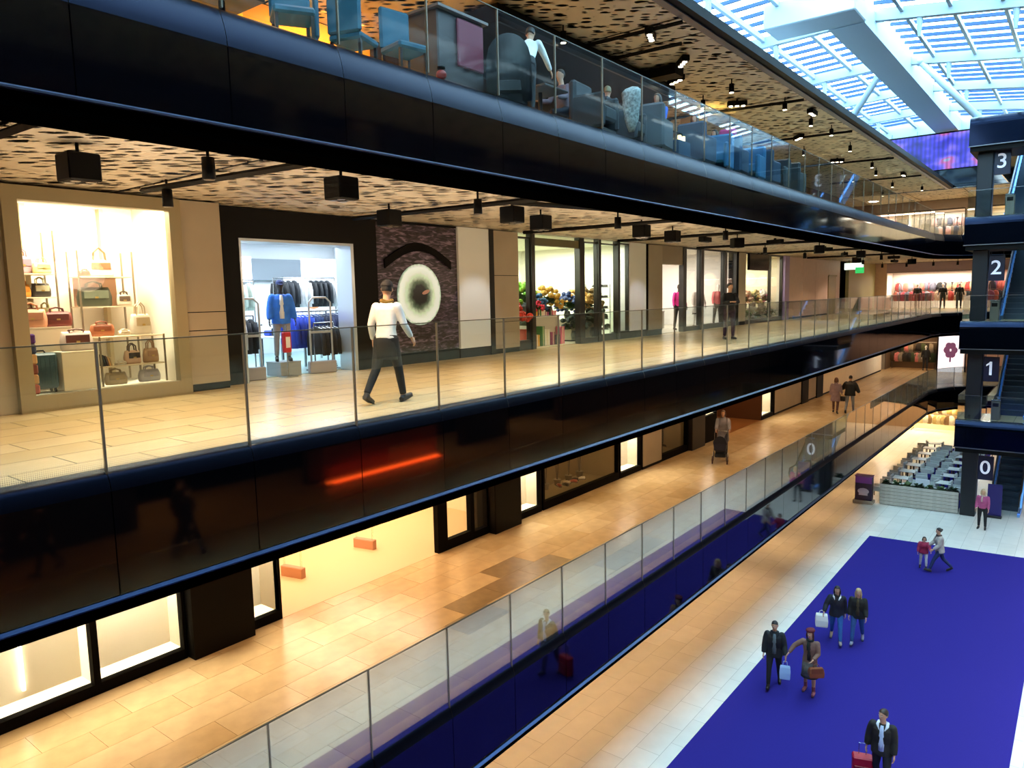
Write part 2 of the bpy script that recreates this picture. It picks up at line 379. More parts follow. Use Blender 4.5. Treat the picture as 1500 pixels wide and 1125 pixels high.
def louver(xa, za, xb, zb):        # upright blades between the rafters
    return MB().add([(xa, -.05, za), (xb, -.05, zb), (xb, .05, zb), (xa, .05, za), (xa, -.05, za+.13), (xb, -.05, zb+.13), (xb, .05, zb+.13), (xa, .05, za+.13)],
                    [(0, 3, 2, 1), (4, 5, 6, 7), (0, 1, 5, 4), (1, 2, 6, 5), (2, 3, 7, 6), (3, 0, 4, 7)]).me('roof_louver', LV)
lvL = louver(-16, zl(-16), -8.25, zl(-8.25)); lvR = louver(-7.1, zr(-7.1), 8, zr(8)); fix(lvL); fix(lvR)
y = -5.5
while y < 55.8:
    for m in (lvL, lvR): o = ob('roof_louver', m, None, roof); o.location = (0, y, .05)
    y += .98
ROOFGLASS = glass((.82, .95, 1.0), .08, 'roof_glass')
for y0, y1 in zip([-6]+YB, YB+[56]):
    ob('roof_pane', MB().add([(-16, y0, zl(-16)+.28), (-8.25, y0, zl(-8.25)+.28), (-8.25, y1, zl(-8.25)+.28), (-16, y1, zl(-16)+.28)], [(0, 1, 2, 3)]), ROOFGLASS, roof)
    ob('roof_pane', MB().add([(-7.1, y0, zr(-7.1)+.28), (8, y0, zr(8)+.28), (8, y1, zr(8)+.28), (-7.1, y1, zr(-7.1)+.28)], [(0, 1, 2, 3)]), ROOFGLASS, roof)
# roof struts
def strut(a, b, lab):
    t = thing('roof_strut', lab, 'strut', a, 0, 'round white roof struts'); b = Vector(b)-Vector(a)
    ob('tube', MB().tube([(0, 0, 0), b], .15, 14), ROOFW, t, True)
    ob('base_plate', MB().box(-.28, .28, -.28, .28, -.03, .04), ROOFW, t); ob('end_fork', MB().ball(b, .2, 10, 6), ROOFW, t, True)
strut((-4.3, 39.3, 17.78), (-6.75, 39.4, 20.7), 'round white strut rising left from the upper dark bridge to the roof beam')
strut((-10.75, 41.0, 17.78), (-8.3, 39.4, 20.7), 'round white strut leaning right to the spine beam above the gallery ledge')
# clerestory walls
WW = mat('#a9b9c2', .5)
struct('wall_end', MB().box(-20, -7.0, 56, 56.3, 17.7, 21.6), WW)
struct('wall_end', MB().box(-7.0, 8, 56, 56.3, 19.9, 21.6), WW)
cl = setting('window_1')
for k in range(8):
    x = -7.0+k*1.9
    ob('window_frame', MB().box(x-.05, x+.05, 55.95, 56.2, 17.7, 19.9), mat('#8aa3b5', .4, .4), cl)
    ob('window_pane', MB().box(x+.05, x+1.85, 56.05, 56.07, 17.7, 19.9), glass((.95, .98, 1), .05, 'window_glass') if k == 0 else bpy.data.materials['window_glass'], cl)
for k in range(4): ob('wall_joint', MB().box(-9.6-1.5*k, -9.57-1.5*k, 55.97, 56.0, 17.7, 20.6), mat('#5f7482', .5), cl)
struct('door_1', MB().box(-5.9, -4.9, 55.9, 56.04, 17.7, 19.6).box(-5.75, -5.05, 55.86, 55.9, 18.2, 19.3), mat('#9db5c2', .4))
struct('wall_side', MB().box(-16.3, -16, -6, 56.3, 17.7, 21.4), WW)
struct('wall_side', MB().box(8, 8.3, -6, 56.3, 17.7, 19.4), WW)
struct('wall_side', MB().box(-20, 8, -6.3, -6, 17.7, 21.4), WW)
# video screen on the far balcony
def screen_mat():
    m = bpy.data.materials.new('video_screen'); m.use_nodes = True; t, n, L = nodes_of(m); b = n['Principled BSDF']
    tc = n.new('ShaderNodeTexCoord'); mp = n.new('ShaderNodeMapping'); mp.inputs['Scale'].default_value = (.33, 1, .62); L(tc.outputs['Object'], mp.inputs[0])
    a = n.new('ShaderNodeTexNoise'); a.inputs['Scale'].default_value = 1.5; a.inputs['Detail'].default_value = 2; L(mp.outputs[0], a.inputs['Vector'])
    r = n.new('ShaderNodeValToRGB'); e = r.color_ramp.elements; e[0].position = .32; e[0].color = lin('#12107a'); e[1].position = .46; e[1].color = lin('#4038d8')
    for p, c in ((.54, '#7a68f0'), (.60, '#c05aa0'), (.66, '#55b8d8'), (.75, '#9a8cf5')):
        k = e.new(p); k.color = lin(c)
    wv = n.new('ShaderNodeTexWave'); wv.inputs['Scale'].default_value = 1.3; wv.inputs['Distortion'].default_value = .6; L(tc.outputs['Object'], wv.inputs['Vector'])
    mx = n.new('ShaderNodeMix'); mx.data_type = 'RGBA'; mx.blend_type = 'MULTIPLY'; mx.inputs['Factor'].default_value = .45
    L(a.outputs['Fac'], r.inputs[0]); L(r.outputs[0], mx.inputs['A']); L(wv.outputs['Color'], mx.inputs['B'])
    b.inputs['Base Color'].default_value = (.01, .01, .02, 1); L(mx.outputs['Result'], b.inputs['Emission Color']); b.inputs['Emission Strength'].default_value = 1.4
    return m
t = thing('video_screen', 'wide purple and blue video screen on the far balcony front', 'screen', (0, 53.7, 17.65))
ob('housing', MB().box(-13.9, -4.0, 0, .3, -.02, 2.3), BLACKM, t); ob('display', MB().box(-13.8, -4.05, -.04, 0, .06, 2.2), screen_mat(), t)
t = thing('lit_room_block', 'orange block standing for a lit room behind the top right of the video screen', 'room stand-in', (-6.4, 55.0, 17.75))  # orange block added in place of a lit room
ob('body', MB().box(-.9, .9, 0, .6, 0, 1.85), mat('#c9824e', .5), t); ob('roof', MB().box(-1.2, 1.2, -.15, .7, 1.85, 2.05), BLACKM, t)
ob('shelf', MB().box(-.9, .9, -.1, .0, .5, .56).box(-.9, .9, -.1, 0, 1.1, 1.16), mat('#7a2f22', .5), t)
lamp('POINT', (-6.4, 54.6, 19.3), 30, '#ff9a50', .1)

# ---------------------------------------------------------------- bridges, column, escalators
YBR = 38.3
for lv in (1, 2, 3, 4):
    root = setting('trim_%d' % (9+lv)); z = F[lv]
    pr = [(0, -1.22), (0, -.34)] + [(.22*(1-math.cos(k*PI/12)), -.34+.34*math.sin(k*PI/12)) for k in range(1, 7)] + [(.5, 0), (.5, -1.22)]
    rings = [[(X, YBR+a, z+b) for a, b in pr] for X in (-4.55, .4)]
    ob('fascia_panel', MB().loft(rings), mat('#020409', .12, 0, .3, tint='#8fa3e0'), root)
    ob('fascia_lip', MB().box(-4.57, .4, YBR-.05, YBR+.03, z-1.25, z-1.215), mat('#74767c', .35, .8), root)
    ob('slab', MB().box(-4.55, .4, YBR+.5, 41, z-.3, z), FL2, root)
    ob('soffit', MB().box(-4.5, .4, YBR+.05, 41, z-1.45, z-1.22), BLACKM, root)
    ob('slab', MB().box(-4.2, .4, 47.9, 53.3, z-.3, z), FL2, root)
    ob('fascia_panel', MB().box(-4.25, -4.2, 47.9, 53.3, z-1.2, z), BLACKG, root)
    ob('fascia_panel', MB().box(-4.55, -4.5, YBR+.5, 41, z-1.2, z), BLACKG, root)
    if lv < 4:
        g = thing('glass_balustrade', ('clear glass balustrade on the %s dark bridge by the escalators' % {1: 'lowest', 2: 'middle', 3: 'upper'}[lv]), 'railing', (0, YBR+.22, z))
        for k in range(3):
            ob('glass_pane', MB().box(-4.5+1.6*k, -4.5+1.6*(k+1)-.02, 0, .012, -.03, 1.12), RAILGLASS, g)
        ob('top_edge', MB().box(-4.5, .3, -.005, .018, 1.12, 1.135), STEEL, g)
        ob('side_pane', MB().box(-4.5, -4.488, 0, 2.3, -.03, 1.12), RAILGLASS, g)
for lv in range(4):
    z0 = F[lv]; z1 = F[lv+1]-1.45 if lv < 4 else 0
    struct('column' if lv == 0 else 'column', MB().box(-4.26, -3.66, 38.85, 39.45, z0, z1, .03), mat('#0a1018', .4, .1))
def step_mesh():
    return MB().prof_y([(0, 0), (0, -.2), (.4, -.2), (.4, -.02)], 0, 1)
for lv in range(4):
    z = F[lv]; H = F[lv+1]-F[lv]; y0 = 40.8; run = H/math.tan(R(30)); X0 = -3.25
    e = thing('escalator', 'grey escalator with blue-lit glass sides climbing from the %s floor' % ['ground', 'first', 'second', 'third'][lv], 'escalator', (X0, y0, z))
    sm = MB().box(.12, 1.12, 0, .42, -.24, 0).me('step', mat('#3f4c5a', .4, .6)); fix(sm)
    n = int(run/.4)
    for k in range(n):
        o = ob('step', sm, None, e); o.location = (0, .4*k, (k+1)*H/n)
    tp = H
    for sx in (0, 1.14):
        prof = [(sx, -1.0, 0), (sx, 0, 0), (sx, run, tp), (sx, run+.6, tp)]
        ob('side_skirt', MB().loft([[(x, yy, zz-.5 if 0 < i < 3 else max(zz-.5, 0)) , (x+.1, yy, zz-.5 if 0 < i < 3 else max(zz-.5, 0)), (x+.1, yy, zz+.18), (x, yy, zz+.18)] for i, (x, yy, zz) in enumerate(prof)]), mat('#6f9fd4', .3, .6), e)  # blue light put into the skirt colour and the glass tint
        ob('glass_side', MB().loft([[(x+.04, yy, zz+.18), (x+.06, yy, zz+.18), (x+.06, yy, zz+.95), (x+.04, yy, zz+.95)] for x, yy, zz in prof]), glass((.55, .78, 1), .3, 'escalator_glass') if lv == 0 and sx == 0 else bpy.data.materials['escalator_glass'], e)
        ob('handrail', MB().tube([(sx+.05, -1.05, .5), (sx+.05, -1.15, .75), (sx+.05, -1.0, .98)]+[(sx+.05, yy, zz+.98) for _, yy, zz in prof[1:]], .04, 8), mat('#11151c', .4), e, True)
        ob('light_strip', MB().loft([[(x+.005, yy, zz+.13), (x-.012 if sx == 0 else x+.1, yy, zz+.13), (x-.012 if sx == 0 else x+.1, yy, zz+.17), (x+.005, yy, zz+.17)] for x, yy, zz in prof]), emit('#5a9cff', 1.6), e)
# numbers hanging beside the column
def text_mesh(s, size, m, depth=.01):
    c = bpy.data.curves.new('txt', 'FONT'); c.body = s; c.size = size; c.align_x = 'CENTER'; c.align_y = 'CENTER'; c.extrude = depth; c.offset = .006
    o = bpy.data.objects.new('txt', c); COL.objects.link(o); bpy.context.view_layer.update()
    d = bpy.data.meshes.new_from_object(o.evaluated_get(bpy.context.evaluated_depsgraph_get())); bpy.data.objects.remove(o)
    d.materials.clear(); d.materials.append(m); return d
for lv in range(4):
    t = thing('level_sign', 'white number %s on a dark hanging sign beside the column, %s' % (('zero', 'on the ground floor'), ('one', 'on the lowest bridge'), ('two', 'on the middle bridge'), ('three', 'on the upper bridge'))[lv], 'sign', (-3.38, 38.95, F[lv]+2.30))
    ob('board', MB().box(-.26, .34, 0, .08, -.55, .55, .015), mat('#0e1230', .35), t)
    ob('hanger_rod', MB().box(-.2, -.17, .03, .05, .55, .72).box(.25, .28, .03, .05, .55, .72), DARKSTEEL, t)
    o = ob('number', text_mesh(str(lv), .86, emit('#dfe6f5', .42)), None, t); o.rotation_euler = (PI/2, 0, 0); o.location = (.02, -.015, 0)
    if lv == 1: ob('number_flag', MB().add([(-.15, -.03, .12), (-.02, -.03, .22), (-.02, -.03, .31), (-.15, -.03, .2), (-.15, -.01, .12), (-.02, -.01, .22), (-.02, -.01, .31), (-.15, -.01, .2)], [(0, 1, 2, 3), (7, 6, 5, 4), (0, 4, 5, 1), (1, 5, 6, 2), (2, 6, 7, 3), (3, 7, 4, 0)]), emit('#dfe6f5', .42), t)
# ================================================================ SHOPFRONTS
def room(name, x0, x1, y0, y1, z0, z1, m, fl=None, ceil=None, side='left'):
    # open towards +x (side left); back, two sides and a ceiling, floor plate
    t = .05; s = setting(name)
    ob('back_wall', MB().box(x0-t, x0, y0, y1, z0, z1), m, s)
    ob('side_wall', MB().box(x0, x1, y0-t, y0, z0, z1), m, s); ob('side_wall', MB().box(x0, x1, y1, y1+t, z0, z1), m, s)
    ob('shop_ceiling', MB().box(x0-t, x1, y0-t, y1+t, z1, z1+t), ceil or m, s)
    if fl: ob('shop_floor', MB().box(x0-t, x1, y0-t, y1+t, z0, z0+.012), fl, s)
    return s
def panels(y0, y1, x, z0, z1, seams, m, d=.12, plinth=.12):
    # beige cladding boards with recessed joints
    s = setting('wall_cladding'); zs = [z0+plinth]+seams+[z1]
    ob('backing', MB().box(x-d-.3, x-.02, y0+.01, y1-.01, z0, z1), BLACKM, s)
    for a, b in zip(zs[:-1], zs[1:]):
        ob('cladding_panel', MB().box(x-d, x, y0+.012, y1-.012, a+.008, b-.008), m, s)
    return s
def frame(y0, y1, z0, z1, x, wd, m, name='window_frame', parent=None, d=.12, sill=None):
    mb = MB().box(x-d, x+.02, y0, y0+wd, z0, z1).box(x-d, x+.02, y1-wd, y1, z0, z1).box(x-d, x+.02, y0+wd, y1-wd, z1-wd, z1).box(x-d, x+.02, y0+wd, y1-wd, z0, z0+(sill or wd))
    return ob(name, mb, m, parent)
def pane(y0, y1, z0, z1, x, parent=None):
    o = ob('window_pane', MB().box(x-.012, x, y0, y1, z0, z1), SHOPGLASS, parent)
    if not parent: o['kind'] = 'structure'
    return o
WN = [1]
def window(y0, y1, z0, z1, x, wd, m, sill=None, d=.12):
    WN[0] += 1; s = setting('window_%d' % WN[0])
    frame(y0, y1, z0, z1, x, wd, m, 'window_frame', s, d, sill); pane(y0+wd, y1-wd, z0+(sill or wd), z1-wd, x-d*.5, s)
    return s
z1, z2, z3 = F[1], F[2], F[3]
# ---------------- gallery one (lower left), plane x = -11.8
XA = -11.8; T1 = 7.72
CW = mat('#f0e2c4', .8, vary=.04, scale=1.2)
FR = mat('#030202', .6, 0, .06)
def lit_window(y0, y1, power, back=CW, depth=.5, col=NEUT, sill=.18, wd=.05):
    s = window(y0, y1, z1, T1, XA, wd, FR, sill)
    room('wall_showcase', XA-depth, XA-.13, y0+.03, y1-.03, z1+min(sill, .3)-.03, T1-.02, back, back)
    lamp('AREA', (XA-.17, (y0+y1)/2, T1-.35), power*1.7, col, .2, (y1-y0)*.85, (0, R(38), 0))
    return s
lit_window(-1.2, 4.54, 420); lit_window(4.54, 5.98, 230)
for yy in (2.1, 2.9, 3.7):
    o = ob('light_strip', MB().box(XA-.49, XA-.45, yy-.02, yy+.02, z1+.3, T1-.1), emit('#fff6e0', 5)); o['kind'] = 'structure'
panels(5.99, 7.16, XA+.22, z1, T1, [], DARKBROWN, .3, .0)
lit_window(7.2, 7.86, 130, depth=.6)
# bright open shop 7.85 - 12.15
room('wall_shop', -20, XA, 7.86, 15.1, z1, T1, mat('#efdcb8', .8), mat('#d8b88c', .4), mat('#e8dcc6', .7))
for yy in (9.0, 11.2, 13.4): lamp('AREA', (-15.5, yy, T1-.08), 145, '#ffe6c4', 4.5, 1.2)
lamp('AREA', (-12.6, 10, T1-.08), 70, '#ffd0a0', .8, 4)
o = ob('window_frame', MB().box(XA-.12, XA+.02, 12.15, 12.4, z1, T1), FR); o['kind'] = 'structure'
window(12.4, 13.4, z1, T1, XA, .08, FR, .25)
struct('column', MB().box(XA-.5, XA+.25, 14.0, 15.1, z1, T1, .02), DARKBROWN)
window(13.4, 14.0, z1, T1, XA, .06, FR, .2)
lit_window(15.15, 16.32, 240)
def dim_window(y0, y1, power=14):
    window(y0, y1, z1, T1, XA, .08, FR, .24)
    room('wall_showcase', XA-1.4, XA-.13, y0+.03, y1-.03, z1+.02, T1-.02, mat('#8a7658', .7), mat('#7d6a4c', .5))
    lamp('AREA', (XA-.7, (y0+y1)/2, T1-.1), power, '#ffd890', .3, (y1-y0)*.6)
dim_window(16.4, 20.65, 42)
lit_window(20.7, 22.15, 260)
panels(22.2, 23.6, XA+.06, z1, T1, [], BEIGE, .14, .1)
dim_window(23.65, 25.85, 14)
struct('column', MB().box(XA-.4, XA+.18, 25.9, 27.1, z1, T1, .02), mat('#120d0a', .4))
lit_window(27.12, 28.6, 220, sill=1.1)
room('wall_shop', -16.5, XA, 28.7, 33.8, z1, T1, mat('#54351d', .6), mat('#8d6238', .4), mat('#3a2a1c', .7))
lamp('AREA', (-13.6, 31, T1-.1), 70, '#ffb878', 2, 2)
lit_window(33.85, 35.5, 230)
panels(35.6, 39.7, XA+.05, z1, T1, [], BEIGE, .12, .1); struct('column', MB().box(XA-.4, XA+.1, 39.72, 40.85, z1, T1), BLACKM)
panels(40.9, 42.4, XA+.05, z1, T1, [], BEIGE, .12, .1); struct('column', MB().box(XA-.4, XA+.1, 42.42, 43.6, z1, T1), BLACKM)
for k in range(6): panels(43.6+2.5*k, 43.6+2.5*(k+1), XA+.05, z1, T1, [], CREAM, .12, .1)
# ---------------- gallery two (middle left), plane x = -12.7
XB = -12.7; T2 = 12.24
def blk(name, y0, y1, za, zb, m, x=XB, d=.3):
    return struct(name, MB().box(x-d, x, y0, y1, za, zb), m)
# luggage window, projecting box, x = -12.1
XG = -12.1
KH = mat('#8f8366', .45, .15)
s = window(3.98, 6.58, z2, T2-.03, XG, .2, KH, .24, .14)
s['label'] = 'khaki framed luggage shop window'
room('wall_showcase', -13.75, XG-.16, 4.0, 6.56, z2+.18, T2-.06, mat('#fbf0dc', .8), mat('#fdf4e2', .7), mat('#fffaf0', .8))
struct('trim_14', MB().box(-13.74, -13.60, 4.72, 4.80, z2+.2, T2-.1).box(-13.74, -13.6, 5.94, 6.0, z2+.2, T2-.1), mat('#d9c7a2', .6))
lamp('AREA', (-12.9, 5.3, T2-.12), 190, '#ffe9c4', .9, 2.2)
lamp('AREA', (-12.5, 5.4, T2-.14), 60, '#fff4e0', .2, 1.8, (0, R(40), 0))
# shop further left with pinkish goods, opening at the frame edge
room('wall_shop', -17, XB, -.5, 3.7, z2, T2, mat('#d9b8a0', .7), mat('#cbb59a', .4))
lamp('AREA', (-14.5, 2, T2-.1), 110, NEUT, 2, 3)
blk('wall_left', -4, -.5, z2, T2, BEIGE); blk('wall_left', 3.7, 4.0, z2, T2, BEIGE, XB+.5, .9)
panels(6.62, 7.42, -12.28, z2, T2, [z2+1.06, z2+1.38], BEIGE, .3, .12)
# sports clothing shop with black portal
blk('wall_left', 7.45, 7.95, z2, T2, BLACKM, XB+.1, .5); blk('wall_left', 7.95, 10.68, 11.68, T2, BLACKM, XB+.1, .5); blk('wall_left', 10.68, 11.35, z2, T2, BLACKM, XB+.1, .5)
struct('trim_15', MB().box(XB-.4, XB+.11, 7.95, 7.99, z2, 11.68).box(XB-.4, XB+.11, 10.6, 10.68, z2, 11.68).box(XB-.4, XB+.11, 7.99, 10.6, 11.63, 11.68), mat('#c4ccd2', .3, .6))
room('wall_shop', -19, XB-.4, 6.8, 15.3, z2, 12.3, mat('#eef3f8', .7), mat('#a9c4c4', .3), mat('#e3e8ee', .7))
for yy in (8.5, 11.0, 13.6): lamp('AREA', (-15.6, yy, 12.2), 240, COOL, 4.5, 1.2)
lamp('AREA', (-13.5, 9.3, 12.2), 60, COOL, .5, 2.2)
# shop signs inside: white light boxes and a blue panel on a grey band
t = thing('shop_light_box', 'row of white light boxes on a grey band high in the sports shop', 'sign', (-18.85, 0, 0))
ob('band', MB().box(-.02, .04, 8.0, 15.2, z2+2.15, z2+2.75), mat('#7d8790', .5), t)
for a, b in ((10.6, 12.2), (13.9, 15.2)): ob('light_panel', MB().box(.04, .08, a, b, z2+2.1, z2+2.8), emit('#f6fbff', 1.8), t)
ob('blue_panel', MB().box(.04, .08, 8.3, 9.2, z2+2.0, z2+2.8), mat('#2d78e0', .4), t)
# eye mural
def eye_mat():
    m = bpy.data.materials.new('eye_mural'); m.use_nodes = True; t, n, L = nodes_of(m); b = n['Principled BSDF']
    tc = n.new('ShaderNodeTexCoord'); mp = n.new('ShaderNodeMapping'); mp.inputs['Rotation'].default_value = (R(35), 0, 0); mp.inputs['Scale'].default_value = (1, 2.0, 9)
    z = n.new('ShaderNodeTexNoise'); z.inputs['Scale'].default_value = 1.6; z.inputs['Detail'].default_value = 8; z.inputs['Distortion'].default_value = 1.2
    r = n.new('ShaderNodeValToRGB'); e = r.color_ramp.elements; e[0].position = .42; e[0].color = lin('#100c14'); e[1].position = .66; e[1].color = lin('#7d7088')
    k = e.new(.53); k.color = lin('#3a2f42')
    L(tc.outputs['Object'], mp.inputs[0]); L(mp.outputs[0], z.inputs['Vector']); L(z.outputs['Fac'], r.inputs[0]); L(r.outputs[0], b.inputs['Base Color']); b.inputs['Roughness'].default_value = .35
    return m
def iris_mat():
    m = bpy.data.materials.new('iris'); m.use_nodes = True; t, n, L = nodes_of(m); b = n['Principled BSDF']
    tc = n.new('ShaderNodeTexCoord'); ln = n.new('ShaderNodeVectorMath'); ln.operation = 'LENGTH'
    z = n.new('ShaderNodeTexNoise'); z.inputs['Scale'].default_value = 9; z.inputs['Detail'].default_value = 4
    ad = n.new('ShaderNodeMath'); ad.operation = 'MULTIPLY_ADD'; ad.inputs[1].default_value = .16
    r = n.new('ShaderNodeValToRGB'); e = r.color_ramp.elements; e[0].position = .30; e[0].color = lin('#0b0d0c'); e[1].position = .72; e[1].color = lin('#e9f4ea')
    for p, c in ((.40, '#4a5d48'), (.52, '#b9cdb0'), (.80, '#9fb3a0'), (.88, '#1c2030')):
        k = e.new(p); k.color = lin(c)
    L(tc.outputs['Object'], ln.inputs[0]); L(tc.outputs['Object'], z.inputs['Vector']); L(z.outputs['Fac'], ad.inputs[0]); L(ln.outputs['Value'], ad.inputs[2])
    L(ad.outputs[0], r.inputs[0]); L(r.outputs[0], b.inputs['Base Color']); b.inputs['Roughness'].default_value = .3
    L(r.outputs[0], b.inputs['Emission Color']); b.inputs['Emission Strength'].default_value = .55  # iris emits its own colour
    return m
t = thing('eye_mural', 'shop window mural of a huge pale green eye on dark feathery purple', 'mural', (XB+.08, 12.65, z2+1.62))
ob('mural_panel', MB().box(-.06, 0, -1.28, 1.36, -1.35, 1.62), eye_mat(), t)
ob('iris', MB().tube([(.004, 0, 0), (.03, 0, 0)], [.72, .72], 40), iris_mat(), t, loc=(0, 0, 0))
ob('eye_glint', MB().tube([(.03, .2, .06), (.034, .2, .06)], [.13, .13], 14, .35, (0, 1, .3)), mat('#d9a9a0', .4), t)
ob('upper_lid', MB().loft([[(.01, -1.1+2.2*k/12*1.0, .62+.42*math.sin(PI*k/12)), (.05, -1.1+2.2*k/12, .60+.42*math.sin(PI*k/12)), (.05, -1.1+2.2*k/12, .80+.40*math.sin(PI*k/12)), (.01, -1.1+2.2*k/12, .80+.42*math.sin(PI*k/12))] for k in range(13)]), mat('#050406', .7, 0, .1), t)
blk('wall_left', 11.35, 14.0, z2, z2+.26, BLACKM, XB+.1, .4)
blk('wall_left', 11.35, 14.0, 12.2, T2, BLACKM, XB+.1, .4)
ob('wall_left', MB().box(XB-.3, XB+.02, 11.35, 14.0, z2+.26, 12.2), BLACKM)['kind'] = 'structure'
# white pillar, black strip, beige pier
blk('column', 14.02, 15.22, z2+.24, T2, mat('#e8eceb', .5), XB+.14, .5); blk('trim_16', 14.02, 15.4, z2, z2+.24, BLACKM, XB+.12, .4)
lamp('SPOT', (-11.0, 14.6, 12.1), 90, '#f2f8ff', .05, rot=(0, R(28), 0), spot=60)
blk('trim_17', 15.22, 15.4, z2, T2, BLACK, XB+.16, .5)
panels(15.4, 16.55, XB+.1, z2, T2, [z2+.85, z2+2.1], BEIGE, .3, .12)
# colourful gift and flower shop
room('wall_shop', -18, XB-.1, 16.6, 23.9, z2, T2, mat('#f4f3e4', .7), mat('#d5c9a9', .3), mat('#e9f0dc', .7))
for yy in (17.8, 20, 22.4): lamp('AREA', (-15.2, yy, T2-.1), 230, '#fbffe8', 4, 1.0)
MULL = mat('#14120f', .35)
def mullion(y0, y1, x=XB, z0=None, zt=None, m=None):
    return struct('window_frame', MB().box(x-.12, x+.08, y0, y1, z2 if z0 is None else z0, T2 if zt is None else zt), m or MULL)
window(16.58, 17.2, z2, T2-.1, XB, .05, MULL, .28); mullion(17.2, 17.36)
blk('trim_18', 17.36, 20.0, T2-.32, T2-.1, mat('#4d4a30', .5), XB+.05, .15)
mullion(19.72, 19.98); window(19.98, 20.8, z2, T2-.1, XB+.05, .04, MULL, .16); mullion(20.78, 20.92, XB+.05); window(20.92, 22.15, z2, T2-.1, XB, .04, MULL, .22); mullion(22.1, 22.24)
window(22.24, 22.95, z2, T2-.05, XB, .04, MULL, .26)
blk('column', 22.95, 24.15, z2+.24, T2, mat('#f1f2ef', .5), XB+.05, .4); blk('trim_16', 22.2, 25.35, z2, z2+.24, BLACKM, XB+.04, .3)
lamp('SPOT', (-11.0, 23.5, 12.1), 90, '#f6faff', .05, rot=(0, R(28), 0), spot=60)
panels(24.25, 25.35, XB+.1, z2, T2, [], BEIGE, .3, .2)
# white shop 25.4 - 33
room('wall_shop', -17, XB-.1, 25.45, 33.0, z2, T2, mat('#f6f1ea', .7), mat('#cfc4b0', .3))
for yy in (26.8, 30.4): lamp('AREA', (-15, yy, T2-.1), 210, '#fff6ea', 3.5, 1.4)
blk('trim_18', 25.4, 27.2, 11.55, T2, mat('#8f8270', .5), XB+.05, .3)
mullion(27.2, 27.48); window(27.48, 28.9, z2, T2, XB, .05, MULL, .18); mullion(28.88, 29.15); window(29.15, 31.4, z2, T2, XB, .05, MULL, .2); mullion(31.38, 31.6)
window(31.6, 32.9, z2, T2, XB, .05, MULL, .2)
panels(32.95, 33.8, XB+.1, z2, T2, [], BEIGE, .2, .15)
# floral shop 33.8 - 39.2 and its television
room('wall_shop', -16, XB-.1, 33.85, 39.3, z2, T2, mat('#efe6cf', .7), mat('#b9ab8a', .3))
for yy in (35, 37.6): lamp('AREA', (-14.4, yy, T2-.1), 170, '#fff8dc', 2.5, 1.4)
window(33.85, 37.4, z2, T2, XB, .05, MULL, .2); window(37.4, 39.2, z2, T2, XB, .05, MULL, .2)
t = thing('television', 'black flat television hanging in the floral shop window', 'television', (XB+.15, 35.4, 11.9))
ob('screen', MB().box(-.03, .02, -1.35, 1.35, -.42, .3, .01), mat('#050506', .15), t); ob('casing', MB().box(-.08, -.03, -1.38, 1.38, -.45, .33, .01), BLACKM, t); ob('bracket', MB().box(-.06, -.02, -.1, .1, .3, .42), DARKSTEEL, t)
blk('column', 39.2, 39.9, z2, T2, mat('#8a76a8', .5), XB+.15, .3)  # purple light on the post put into its colour
# plain pink wall with a door, green recess, olive wall
for k in range(3): panels(40.0+2.5*k, 42.5+2.5*k, XB+.05, z2, T2, [z2+.9], PINKW, .1, .08)
struct('door_2', MB().box(XB-.05, XB+.08, 47.6, 49.2, z2, z2+2.35).box(XB+.08, XB+.12, 47.5, 49.3, z2+2.3, z2+2.4), mat('#8f7a4a', .5))
blk('wall_left', 47.5, 50.2, z2+2.36, T2, PINKW, XB+.05, .2); blk('wall_left', 49.25, 50.2, z2, z2+2.36, PINKW, XB+.05, .2)
blk('wall_left', 50.2, 52.4, z2, T2, mat('#4c5a2e', .6), XB-1.5, .2); blk('wall_left', 52.4, 60, z2, T2, mat('#a39a6c', .6), XB+.05, .2)
t = thing('exit_sign', 'white and green emergency exit sign hanging over the far end of the gallery', 'sign', (-11.6, 50.0, 11.85))
ob('white_panel', MB().box(-.75, .35, 0, .08, -.18, .22), emit('#eafff0', 1.6), t); ob('hanger_rod', MB().box(-.5, -.47, .02, .05, .22, .41).box(.1, .13, .02, .05, .22, .41), DARKSTEEL, t); ob('green_panel', MB().box(-.1, .4, -.02, 0, -.42, -.05), emit('#38c86a', 1.0), t)
# ---------------- far end walls, y = 60
def far_shop(x0, x1, z0, zt, power, back, col=NEUT, depth=1.9):
    s = setting('wall_shop'); t = .05
    ob('back_wall', MB().box(x0, x1, 60+depth, 60+depth+t, z0, zt), back, s)
    ob('side_wall', MB().box(x0-t, x0, 60, 60+depth, z0, zt), back, s); ob('side_wall', MB().box(x1, x1+t, 60, 60+depth, z0, zt), back, s)
    ob('shop_ceiling', MB().box(x0, x1, 60, 60+depth, zt, zt+t), back, s)
    lamp('AREA', ((x0+x1)/2, 60.8, zt-.05), power, col, (x1-x0)*.8, 1.0)
def farblk(x0, x1, z0, zt, m, name='wall_far'): return struct(name, MB().box(x0, x1, 60, 60.3, z0, zt), m)
T3 = 16.48
farblk(-20, -15.9, z3, T3, mat('#8d7762', .6)); farblk(-15.9, 6, z3+2.3, T3, mat('#8d7a6c', .6)); farblk(-14.1, -13.4, z3, z3+2.3, BEIGED); farblk(-11.4, -10.7, z3, z3+2.3, BEIGED); farblk(-7.15, -6.5, z3, z3+2.3, BEIGE)
far_shop(-15.9, -14.1, z3, z3+2.3, 90, mat('#cbbcd8', .7)); far_shop(-13.4, -11.4, z3, z3+2.3, 120, mat('#e8d2c8', .7)); far_shop(-10.7, -7.15, z3, z3+2.3, 240, mat('#f6eee2', .7)); far_shop(-6.5, 2, z3, z3+2.3, 200, mat('#f2e2cc', .7))
